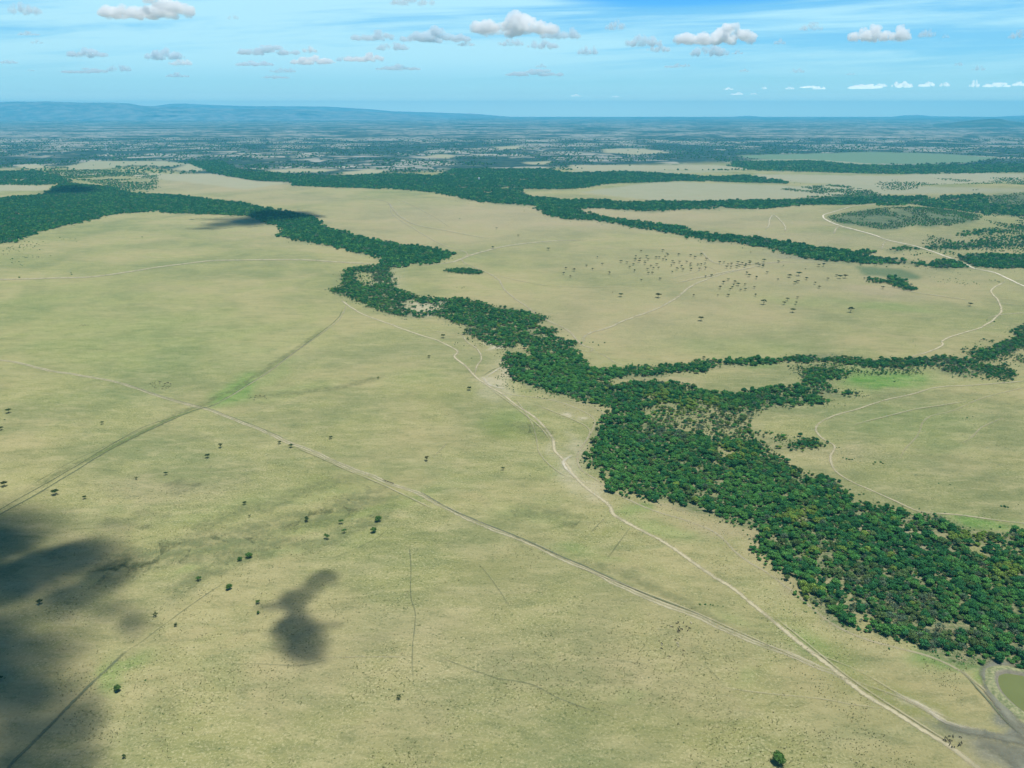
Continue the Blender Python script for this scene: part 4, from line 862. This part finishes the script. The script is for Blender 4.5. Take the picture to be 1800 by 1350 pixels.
# ================================================================== pond and its bank
pp = np.array(POND, float); x, y = at(pp[:, 0], pp[:, 1]); ring = spline(np.stack([np.append(x, x[0]), np.append(y, y[0])], 1), 3.0)[:-1]
wm = N('pond_water'); P_ = wm.n('NewGeometry').outputs['Position']
bpn = wm.n('Bump', {'Height': wm.noise(P_, .9, 3), 'Strength': .12, 'Distance': .1})
WATER = wm.surf(wm.n('BsdfPrincipled', {'Base Color': wm.mix(wm.noise(P_, .05, 3), (.120, .142, .042), (.150, .170, .052)), 'Roughness': .16, 'Normal': bpn.outputs[0]}).outputs[0])
cx, cy = ring.mean(0); me = mesh('pond_water', [(cx, cy, .25)] + [(a, b, .25) for a, b in ring], [(0, 1 + i, 1 + (i + 1) % len(ring)) for i in range(len(ring))], [WATER])
tag(link('pond_water', me), kind='structure')
bkm = N('pond_bank'); P_ = bkm.n('NewGeometry').outputs['Position']; bk = bkm.attr('inner'); nz = bkm.noise(P_, .35, 5, .65)
cc = bkm.mix(bkm.ramp(nz, .35, .65), (.135, .165, .075), (.29, .285, .155)); cc = bkm.mix(bk, cc, bkm.mix(nz, (.06, .065, .05), (.30, .27, .2)))
BANKM = bkm.surf(bkm.n('BsdfDiffuse', {'Color': cc}).outputs[0])
c_ = ring - ring.mean(0); T_ = np.roll(ring, -1, 0) - np.roll(ring, 1, 0); T_ /= np.linalg.norm(T_, axis=1, keepdims=True); Nn = np.stack([T_[:, 1], -T_[:, 0]], 1)
if (Nn * c_).sum() < 0: Nn = -Nn
prof = [(-1.5, .05, 1), (.4, 1.0, 1), (1.4, 2.1, .8), (3.2, 2.7, 0), (6.0, 2.5, 0), (9.0, 1.1, 0), (12., .02, 0), (13., -.3, 0)]
V = []; IA = []; wob = fbm(ring[:, 0] / 6, ring[:, 1] / 6, 4) * 1.6 - .8
for j, (o_, z_, ia) in enumerate(prof):
    Q = ring + Nn * (o_ + (wob if 0 < j < 7 else 0 * wob))[:, None]; V += [(a, b, z_ + (.5 * w_ if 1 < j < 6 else 0)) for (a, b), w_ in zip(Q, wob)]; IA += [ia] * len(ring)
nn2 = len(ring); F = [(j * nn2 + i, j * nn2 + (i + 1) % nn2, (j + 1) * nn2 + (i + 1) % nn2, (j + 1) * nn2 + i) for j in range(len(prof) - 1) for i in range(nn2)]
me = mesh('pond_bank', V, F, [BANKM], smooth=True); fattr(me, 'inner', IA); tag(link('pond_bank', me), kind='structure')

# ================================================================== far hills
hm = N('hill_ground'); P_ = hm.n('NewGeometry').outputs['Position']
HILLM = hm.surf(hm.n('BsdfDiffuse', {'Color': hm.mix(hm.ramp(hm.noise(P_, 1 / 700., 6, .62), .4, .62), (.09, .125, .13), (.23, .24, .23))}).outputs[0])
hm2 = N('low_hill_ground'); P_ = hm2.n('NewGeometry').outputs['Position']
HILLD = hm2.surf(hm2.n('BsdfDiffuse', {'Color': hm2.mix(hm2.ramp(hm2.noise(P_, 1 / 500., 6, .62), .4, .62), (.02, .045, .035), (.08, .10, .07))}).outputs[0])
def hills(name, prof, d0, d1, d2, nx=260, ny=60, seed=0, rough=.22, mt=None):
    """prof: (photo x, photo y) of the crest; the crest stands at distance d1, the foot at d0"""
    px = np.linspace(prof[0][0], prof[-1][0], nx); cy_ = np.interp(px, [p[0] for p in prof], [p[1] for p in prof])
    yy = np.concatenate([np.linspace(d0, d1, ny), np.linspace(d1, d2, 12)[1:]])
    slope = (px - 900) / FPX / CP
    eye = 192.4; hc = H - (cy_ - eye) / FPX * d1 * (1 / CP)
    X2 = slope[None] * yy[:, None] * CP; Y2 = np.repeat(yy[:, None], nx, 1)
    s = np.clip((yy - d0) / (d1 - d0), 0, 1)[:, None]; t = np.clip((yy - d1) / (d2 - d1), 0, 1)[:, None]
    nz = fbm(X2 / 1500, Y2 / 1500, seed, 5); rid = 1 - np.abs(2 * fbm(X2 / 900, Y2 / 2600, seed + 5, 5) - 1)
    sh = s ** .8 * (1 - .85 * t ** 2)
    z = np.maximum(hc, 8)[None] * sh * (1 - rough * (1 - rid) * 2.2 * (s * (1 - s) * 4 * .8 + .12) * (1 - t)) + (nz - .5) * 60 * s * (1 - s) * 4
    ed = np.clip(np.minimum(np.arange(nx), nx - 1 - np.arange(nx)) / 6, 0, 1)[None]; z = z * ed - 3 * (1 - sh * 0) * (s == 0) - 3 * (1 - ed)
    V = np.stack([X2, Y2, z], 2).reshape(-1, 3); m_ = len(yy)
    F = [(j * nx + i, j * nx + i + 1, (j + 1) * nx + i + 1, (j + 1) * nx + i) for j in range(m_ - 1) for i in range(nx - 1)]
    tag(link(name, mesh(name, V, F, [mt or HILLM], smooth=True)), kind='structure')
hills('hills', [(-700, 184), (-200, 180), (0, 181.5), (60, 181), (130, 180.5), (160, 181.5), (200, 182), (265, 183), (285, 186), (310, 188), (360, 190), (440, 191), (560, 192.5), (700, 197), (760, 203), (800, 206)], 40000, 45500, 52000, 400, 60, 3)
hills('hills', [(270, 203), (300, 188), (335, 184), (355, 183.5), (400, 185.5), (450, 187), (480, 187.5), (530, 187.5), (590, 188), (660, 191.5), (700, 195), (760, 196.5), (840, 199), (900, 203.6), (960, 204)], 53000, 57000, 59500, 260, 40, 8, .1)
hills('hills', [(1600, 218), (1625, 215), (1645, 211), (1670, 208.5), (1700, 206), (1715, 206.5), (1730, 210), (1750, 212), (1775, 214.5), (1800, 214), (1840, 211), (1900, 206), (2000, 212), (2100, 219)], 24500, 27000, 31000, 260, 40, 14, .3, HILLD)
hills('hills', [(1255, 204), (1280, 202.3), (1295, 201.8), (1320, 203.6), (1380, 203.9), (1530, 203.6), (1550, 201.2), (1575, 200.4), (1600, 202.5), (1700, 203.4), (1745, 201.5), (1800, 200.5), (1900, 201), (2000, 204)], 55500, 57500, 59500, 220, 16, 19, .05)

# ================================================================== animals
def animal_mesh(name, mat, cow=False):
    me_ = bpy.data.meshes.new(name + '_skel')
    V = [(0, 0, 1.02), (0, .45, 1.08), (0, .85, 1.12), (0, 1.1, 1.2), (0, 1.38, 1.32), (0, 1.62, 1.02), (0, -.45, .98), (0, -.75, .95), (0, -.9, .6), (0, -.92, .35)]
    Rr = [.30, .33, .29, .2, .16, .09, .27, .2, .035, .03]
    E_ = [(0, 1), (1, 2), (2, 3), (3, 4), (4, 5), (0, 6), (6, 7), (7, 8), (8, 9)]
    for (yb, hub, f) in ((.72, 2, 1), (-.62, 7, -1)):
        for sx in (-1, 1):
            k_ = len(V); V += [(sx * .2, yb, .75), (sx * .19, yb + (.04 if f > 0 else .1), .45), (sx * .18, yb + (0 if f > 0 else -.06), .3), (sx * .18, yb, .02)]; Rr += [.13, .07, .05, .055]; E_ += [(hub, k_), (k_, k_ + 1), (k_ + 1, k_ + 2), (k_ + 2, k_ + 3)]
    for sx in (-1, 1): k_ = len(V); V += [(sx * .2, 1.38, 1.42), (sx * .26, 1.42, 1.58)]; Rr += [.035, .02]; E_ += [(4, k_), (k_, k_ + 1)]
    me_.from_pydata(V, E_, []); o_ = bpy.data.objects.new(name + '_skel', me_); COL.objects.link(o_)
    md = o_.modifiers.new('s', 'SKIN'); sv = me_.skin_vertices[0].data
    for i, r_ in enumerate(Rr): sv[i].radius = (r_ * (.85 if i < 8 else 1), r_)
    sv[0].use_root = True; o_.modifiers.new('d', 'SUBSURF').levels = 1
    dg = bpy.context.evaluated_depsgraph_get(); out = bpy.data.meshes.new_from_object(o_.evaluated_get(dg)); out.name = name
    bpy.data.objects.remove(o_); out.materials.clear(); out.materials.append(mat); return out
def hide_mat(name, a, b):
    m_ = N(name); return m_.surf(m_.n('BsdfDiffuse', {'Color': m_.mix(m_.ramp(m_.noise(m_.n('TexCoord').outputs['Object'], 2.2, 2), .42, .58), a, b)}).outputs[0])
WB = animal_mesh('wildebeest_body', hide_mat('dark_hide', (.022, .02, .018), (.05, .045, .04))); PB = animal_mesh('antelope_body', hide_mat('pale_hide', (.55, .5, .4), (.42, .33, .22)))
HL = {'herd1': 'dark wildebeest in the dense herd above the pale track', 'herd2': 'dark wildebeest in the loose herd on the green strip right of the track crossing', 'herd3': 'dark wildebeest walking in file along the pale track',
      'herd4': 'dark grazing animal in the mixed group below the long track', 'herd5': 'pale or dark antelope spread thinly below the mixed group', 'herd6': 'dark wildebeest in the small herd near the muddy ground by the pond', 'herd7': 'tiny dark grazing animal in a short row far out on the left plain', 'herd8': 'tiny dark grazing animal in a short row between the forest and the far plain'}
for (nm, x, y, rx, ry, cnt) in HERDS:
    for i in range(cnt):
        if nm == 'herd3': t = (i + random.uniform(-.3, .3)) / cnt * 2 - 1; a, b = x + t * rx, y + t * ry * 1.2
        else:
            an = random.uniform(0, 6.28); q_ = math.sqrt(random.random()) * 1.15; a, b = x + rx * q_ * math.cos(an), y + ry * q_ * math.sin(an)
        gx, gy = [float(v) for v in at(a, b)]
        pale_ = nm in ('herd4', 'herd5') and random.random() < .4
        o = link('antelope' if pale_ else 'wildebeest', PB if pale_ else WB); s = random.uniform(.95, 1.25); o.scale = (s, s, s)
        o.location = (gx, gy, 0); o.rotation_euler.z = random.gauss(1.2, .9)
        lb = HL[nm] if not pale_ else 'pale antelope among the scattered grazing animals below the long track'
        tag(o, lb, 'antelope' if pale_ else 'wildebeest', lb if pale_ else HL[nm])

# ================================================================== far buildings
def flat_mat(name, col, r=.6):
    m_ = N(name); P2 = m_.n('TexCoord').outputs['Object']
    return m_.surf(m_.n('BsdfPrincipled', {'Base Color': m_.mix(m_.noise(P2, .4, 3), col, tuple(v * .8 for v in col)), 'Roughness': r}).outputs[0])
WALL = flat_mat('plaster', (.62, .58, .5)); ROOF = flat_mat('tin_roof', (.75, .75, .74), .35); WHITE = flat_mat('white_paint', (.8, .8, .78)); GREYD = flat_mat('dark_opening', (.06, .06, .07))
def box(V, F, x0, x1, y0, y1, z0, z1):
    k_ = len(V); V += [(x0, y0, z0), (x1, y0, z0), (x1, y1, z0), (x0, y1, z0), (x0, y0, z1), (x1, y0, z1), (x1, y1, z1), (x0, y1, z1)]
    F += [tuple(k_ + i for i in f) for f in ((0, 3, 2, 1), (4, 5, 6, 7), (0, 1, 5, 4), (1, 2, 6, 5), (2, 3, 7, 6), (3, 0, 4, 7))]
V = []; F = []; box(V, F, -5, 5, -3, 3, -.5, 2.8); HW = mesh('house_wall', V, F, [WALL])
HR = mesh('house_roof', [(-5.5, -3.6, 2.7), (5.5, -3.6, 2.7), (5.5, 3.6, 2.7), (-5.5, 3.6, 2.7), (-5.5, 0, 4.6), (5.5, 0, 4.6)], [(0, 1, 5, 4), (2, 3, 4, 5), (1, 2, 5), (3, 0, 4), (0, 3, 2, 1)], [ROOF])
V = []; F = []; box(V, F, -.5, .5, -3.05, -2.9, 0, 2.1); HD = mesh('house_door', V, F, [GREYD])
V = []; F = []; box(V, F, 2, 3.4, -3.05, -2.9, 1, 2); HN = mesh('house_window', V, F, [GREYD])
HS = [(x_, y_) for x_, y_ in [(262,247),(268,246),(274,247),(280,246),(286,247),(292,247),(300,248),(215,259),(222,260),(230,259),(238,260),(245,261),(252,260),(262,262),(270,263),(190,270),(197,272),(203,271),(212,272),(220,272),(228,271),(236,272),(176,263),(168,264),(160,263),(345,260),(349,262),(352,259),(370,259),(378,260),(386,259),(60,285),(90,268),(40,262),(20,272),(110,270),(408,281),(416,280),
     (912,221),(918,222),(940,222),(1392,264),(1398,263),(1405,264),(1412,265),(1420,264),(1428,264),(1436,265),(1446,254),(1452,255),(1460,256),(1582,240),(1592,255),(1010,262),(1060,275),(980,280),(700,270),(640,262),(560,252),(520,262),(1130,258),(1700,262),(1650,256),(1745,268)]]
for (x_, y_) in HS:
    gx, gy = [float(v) for v in at(x_ + random.uniform(-1, 1), y_ + random.uniform(-.6, .6))]; s = random.uniform(.9, 1.7)
    o = empty('house', (gx, gy, 0), random.uniform(-.6, .6), s); tag(o, 'tiny pale tin-roofed house among the far bushland and farm clearings', 'house', 'tin-roofed houses far beyond the plain')
    link('wall', HW, o); link('roof', HR, o); link('door', HD, o); link('window', HN, o)
def lathe(pts, n_=20):
    V = []; F = []
    for (r_, z_) in pts: V += [(math.cos(6.28318 * i / n_) * r_, math.sin(6.28318 * i / n_) * r_, z_) for i in range(n_)]
    for j in range(len(pts) - 1): F += [(j * n_ + i, j * n_ + (i + 1) % n_, (j + 1) * n_ + (i + 1) % n_, (j + 1) * n_ + i) for i in range(n_)]
    F.append(tuple(range((len(pts) - 1) * n_, len(pts) * n_))); return V, F
gx, gy = [float(v) for v in at(187, 264)]
o = tag(empty('tower', (gx, gy, 0)), 'tall white tower rising from the distant bushland at left', 'tower')
link('shaft', mesh('tower_shaft', *lathe([(6, -1), (5, 4), (4.3, 40), (4.2, 52)]), [WHITE], smooth=False), o)
link('tank', mesh('tower_tank', *lathe([(4.2, 52), (7, 56), (7, 64), (5, 67), (.3, 69)]), [WHITE]), o)
link('mast', mesh('tower_mast', *lathe([(.5, 68), (.3, 78)]), [GREYD]), o)
gx, gy = [float(v) for v in at(842, 318)]
o = tag(empty('tower_house', (gx, gy, 0)), 'narrow white building alone in the forest belt beyond the plain', 'building')
V = []; F = []; box(V, F, -6, 6, -5, 5, -1, 22); link('wall', mesh('tower_house_wall', V, F, [WHITE]), o)
link('roof', mesh('tower_house_roof', [(-6.6, -5.6, 21.9), (6.6, -5.6, 21.9), (6.6, 5.6, 21.9), (-6.6, 5.6, 21.9), (0, 0, 27)], [(0, 1, 4), (1, 2, 4), (2, 3, 4), (3, 0, 4), (0, 3, 2, 1)], [ROOF]), o)
for z_ in (3, 9, 15):
    V = []; F = []; box(V, F, -1.2, 1.2, -5.06, -4.9, z_, z_ + 2.4); link('window', mesh('tower_house_window', V, F, [GREYD]), o)

# ================================================================== clouds
def air(name, col, den):
    m_ = N(name); return m_.vol(m_.n('VolumePrincipled', {'Color': (*col, 1), 'Density': den, 'Anisotropy': -.05}).outputs[0])
CUMV = air('cumulus_air', (1, 1, 1), .0062); CUMG = air('cumulus_air_grey', (.85, .93, .975), .0055)
cm = N('cloud_air'); CLOUDM = cm.vol(cm.n('VolumePrincipled', {'Color': (.45, .5, .55, 1), 'Density': .0165, 'Anisotropy': .3}).outputs[0])
def cloud_lens(name, label, blobs, alt, step, base=1.0):
    """a real cloud over the plain whose thickness varies smoothly; blobs are where its shadow falls (photo px)"""
    gx, gy = at([b[0] for b in blobs], [b[1] for b in blobs]); mp = np.array([mpp(b[1]) for b in blobs])
    dep = np.array([float(at(900, b[1] - 1)[1] - at(900, b[1] + 1)[1]) / 2 for b in blobs])
    rx = np.array([b[2] for b in blobs]) * mp; ry = np.array([b[3] for b in blobs]) * dep; st = np.array([b[4] for b in blobs])
    xs = np.arange((gx - 2.6 * rx).min(), (gx + 2.6 * rx).max(), step); ys = np.arange((gy - 2.6 * ry).min(), (gy + 2.6 * ry).max(), step)
    X2, Y2 = np.meshgrid(xs, ys); wx = X2 + (fbm(X2 / 60 / base, Y2 / 60 / base, 3) - .5) * 26 * base; wy = Y2 + (fbm(X2 / 60 / base, Y2 / 60 / base, 8) - .5) * 26 * base
    th = np.zeros(X2.shape)
    for i in range(len(blobs)): th = np.maximum(th, st[i] * np.exp(-((wx - gx[i]) / rx[i]) ** 2 - ((wy - gy[i]) / ry[i]) ** 2)) + .25 * st[i] * np.exp(-((wx - gx[i]) / rx[i]) ** 2 - ((wy - gy[i]) / ry[i]) ** 2)
    th = (th * (.45 + 1.1 * fbm(X2 / 40 / base, Y2 / 40 / base, 21, 5)) - .02) * 165
    ins = th > .8; Vn = -np.ones(X2.shape, int); c0 = np.argwhere(ins)
    cellin = ins[:-1, :-1] & ins[1:, :-1] & ins[:-1, 1:] & ins[1:, 1:]
    use = np.zeros(X2.shape, bool)
    for a_, b_ in ((0, 0), (1, 0), (0, 1), (1, 1)): use[a_:a_ + cellin.shape[0], b_:b_ + cellin.shape[1]] |= cellin
    full_ = np.zeros(X2.shape, bool); full_[1:-1, 1:-1] = cellin[:-1, :-1] & cellin[1:, :-1] & cellin[:-1, 1:] & cellin[1:, 1:]
    bord = use & ~full_; th = np.where(bord, 0, th)
    off = Vector(SUN) / SUN.z * alt; k1 = np.cumsum(use.ravel()).reshape(use.shape) - 1; nv = int(use.sum())
    T_ = np.stack([X2[use] + off.x, Y2[use] + off.y, alt + th[use] * .7], 1); B_ = np.stack([X2[full_] + off.x, Y2[full_] + off.y, alt - th[full_] * .3], 1)
    k2 = nv + np.cumsum(full_.ravel()).reshape(use.shape) - 1; kb = np.where(full_, k2, k1); F = []
    for i, j in np.argwhere(cellin):
        F.append((k1[i, j], k1[i, j + 1], k1[i + 1, j + 1], k1[i + 1, j])); F.append((kb[i, j], kb[i + 1, j], kb[i + 1, j + 1], kb[i, j + 1]))
    o = link(name, mesh(name, np.concatenate([T_, B_]), F, [CLOUDM], smooth=True)); return tag(o, label, 'cloud')
cloud_lens('cloud', 'ragged low cloud overhead that throws the large dark shadow at lower left',
    [(-110,1000,100,80,2.0),(-80,1180,90,90,1.9),(10,955,50,30,1.5),(0,1030,60,34,1.6),(75,1000,50,36,1.35),(140,985,48,30,1.25),(185,1015,36,36,.75),(120,1050,55,26,.8),(205,925,40,12,.22),(262,903,26,9,.14),(310,857,24,10,.10),
     (90,1085,50,24,.55),(235,1092,24,20,.5),(185,1075,40,22,.4),(70,1150,60,40,.7),(20,1225,60,50,1.1),(95,1225,46,44,.6),(60,1300,70,44,.6),(118,1290,34,40,.75),(40,1365,60,40,.8),(125,1350,38,34,.7),(155,1240,30,24,.25)], 1550, 7)
cloud_lens('cloud', 'small ragged cloud overhead that throws the narrow dark shadow at lower centre',
    [(578,1014,22,9,.6),(552,1028,18,14,.6),(534,1050,14,22,.95),(515,1060,20,12,.5),(482,1068,20,8,.4),(531,1080,11,22,.9),(530,1104,18,18,1.25),(516,1112,22,14,.9),(552,1108,22,12,.6),(545,1130,20,18,.75),(540,1152,26,15,.7),(498,1138,16,16,.35),(580,1098,18,10,.3)], 1500, 6)
cloud_lens('cloud', 'low cloud whose dark shadow lies across the left woodland edge', [(505,380,27,5.5,2.6),(470,379,22,4.5,2.4),(440,388,34,5.5,1.6),(390,395,30,4,.6),(360,401,22,2.5,.45),(400,386,40,2.0,.3),(545,380,14,3,.8)], 1600, 20, 3)
cloud_lens('cloud', 'low cloud whose dark shadow lies inside the left woodland', [(125,336,18,4,2.6),(145,338,16,2.6,2.0),(112,332,14,4,.8)], 1600, 24, 3)
CM2 = N('cumulus'); CP_ = CM2.n('TexCoord').outputs['Object']
dd = CM2.n('BsdfDiffuse', {'Color': (.93, .93, .94, 1)}); tt = CM2.n('BsdfTranslucent', {'Color': (.93, .94, .96, 1)})
CUM = CM2.surf(CM2.n('MixShader', {0: .45, 1: dd.outputs[0], 2: tt.outputs[0]}).outputs[0])
def cumulus(seed):
    rg = np.random.default_rng(seed); V = []; F = []
    nb_ = 46
    hump = [(rg.uniform(-.6, .6), rg.uniform(.6, 1.)) for _ in range(3)]
    for i in range(nb_):
        x_ = rg.uniform(-.92, .92); e_ = math.sqrt(max(0, 1 - x_ * x_)); y_ = rg.uniform(-.5, .5) * e_
        hh = max(.3, *[h_ * math.exp(-((x_ - hx) / .34) ** 2) for hx, h_ in hump])
        z_ = rg.random() * .42 * e_ * hh; r_ = (.05 + .17 * rg.random() ** 1.4) * (.45 + .6 * e_) * (1 - z_ * .8)
        v, f = ICO3 if False else ICO2; k_ = len(V)
        for p in v: V.append((x_ + p[0] * r_ * 1.15, y_ + p[1] * r_, max(z_ + p[2] * r_, -.03 + .02 * p[2])))
        F += [tuple(k_ + q_ for q_ in t_) for t_ in f]
    me_ = mesh('cloud_raw', V, F); o_ = bpy.data.objects.new('cloud_raw', me_); COL.objects.link(o_)
    rm = o_.modifiers.new('r', 'REMESH'); rm.mode = 'VOXEL'; rm.voxel_size = .022
    for (nm_, sz, stg) in (('a', .20, .20), ('b', .07, .10)):
        tx_ = bpy.data.textures.new('cloud_' + nm_ + str(seed), 'CLOUDS'); tx_.noise_scale = sz; tx_.noise_depth = 4
        dm = o_.modifiers.new(nm_, 'DISPLACE'); dm.texture = tx_; dm.strength = stg; dm.mid_level = .5; dm.texture_coords = 'LOCAL'
    dg = bpy.context.evaluated_depsgraph_get(); out = bpy.data.meshes.new_from_object(o_.evaluated_get(dg)); bpy.data.objects.remove(o_)
    co = np.zeros(len(out.vertices) * 3, np.float32); out.vertices.foreach_get('co', co); co = co.reshape(-1, 3)
    co[:, 2] -= co[:, 2].min(); wdt = co[:, 0].max() - co[:, 0].min(); co[:, 0] -= (co[:, 0].max() + co[:, 0].min()) / 2; co[:, :2] /= wdt; co[:, 2] /= co[:, 2].max()
    out.vertices.foreach_set('co', co.ravel()); out.materials.clear(); out.materials.append(CUMV)
    out.polygons.foreach_set('use_smooth', np.ones(len(out.polygons), bool)); out.update(); return out
CUS = [cumulus(700 + i) for i in range(9)]
CUG = [m_.copy() for m_ in CUS]
for m_ in CUG: m_.materials.clear(); m_.materials.append(CUMG)
BIG = {1: 'large grey-based cumulus cut by the top edge at upper left', 27 - 4: 'broad bright white cumulus highest in the middle of the sky', 37 - 1: 'large cumulus with a grey streaked base right of centre', 42 - 2: 'compact bright white cumulus in the right part of the sky'}
for i, (x_, y_, w_, h_) in enumerate(CLOUDS):
    yb = y_ + h_ * .5                                             # the flat base
    t = (675 - yb) / FPX; e = math.tan(math.atan(t) - PITCH); e = max(e, .0135)
    alt = 2100 + rng.uniform(-120, 120); D = alt / e
    f = D * CP - alt * SP; X_ = (x_ - 900) / FPX * f; m_ = f / FPX
    if 115 < y_ < 145: alt *= .6; D = alt / e; f = D * CP - alt * SP; X_ = (x_ - 900) / FPX * f; m_ = f / FPX
    white_ = yb > 145 or (x_, y_) in ((905, 46), (1256, 64), (1545, 61), (545, 88), (550, 107), (640, 102), (318, 110), (262, 17))
    o = link('cloud', (CUS if white_ else CUG)[i % 9]); fl_ = -1 if (i * 7) % 3 == 0 else 1
    o.location = (X_, D, H + alt); o.scale = (w_ * m_ * fl_ * 1.05, w_ * m_ * 1.0, h_ * m_ * 1.12); o.rotation_euler.z = rng.uniform(-.12, .12)
    if yb > 145: lb = ('low white cumulus in the row just above the right horizon', 'white cumulus row above the right horizon')
    else: lb = ('small fair-weather cumulus drifting over the far country', 'small fair-weather clouds over the far country')
    tag(o, lb[0], 'cloud', lb[1])
    for (cx_, cy_, tx_) in ((262, 17, 'large grey-based cumulus cut by the top edge at upper left'), (905, 46, 'broad bright white cumulus highest in the middle of the sky'), (1256, 64, 'large cumulus with a broken grey base right of centre'), (1545, 61, 'compact bright white cumulus in the right part of the sky')):
        if (x_, y_) == (cx_, cy_): o['label'] = tx_; del o['group']

# ================================================================== air
HAZE_D, HAZE_C = .000031, (.14, .68, 1.0)
V = []; F = []; box(V, F, -74000, 74000, -21000, 62000, -6, 1050)
hz = N('haze'); HZM = hz.vol(hz.n('VolumePrincipled', {'Color': (*HAZE_C, 1), 'Density': HAZE_D, 'Anisotropy': 0.0}).outputs[0])
tag(link('haze', mesh('haze', V, F, [HZM])), kind='stuff', label='blue haze of the air over the plain and far country', cat='haze')
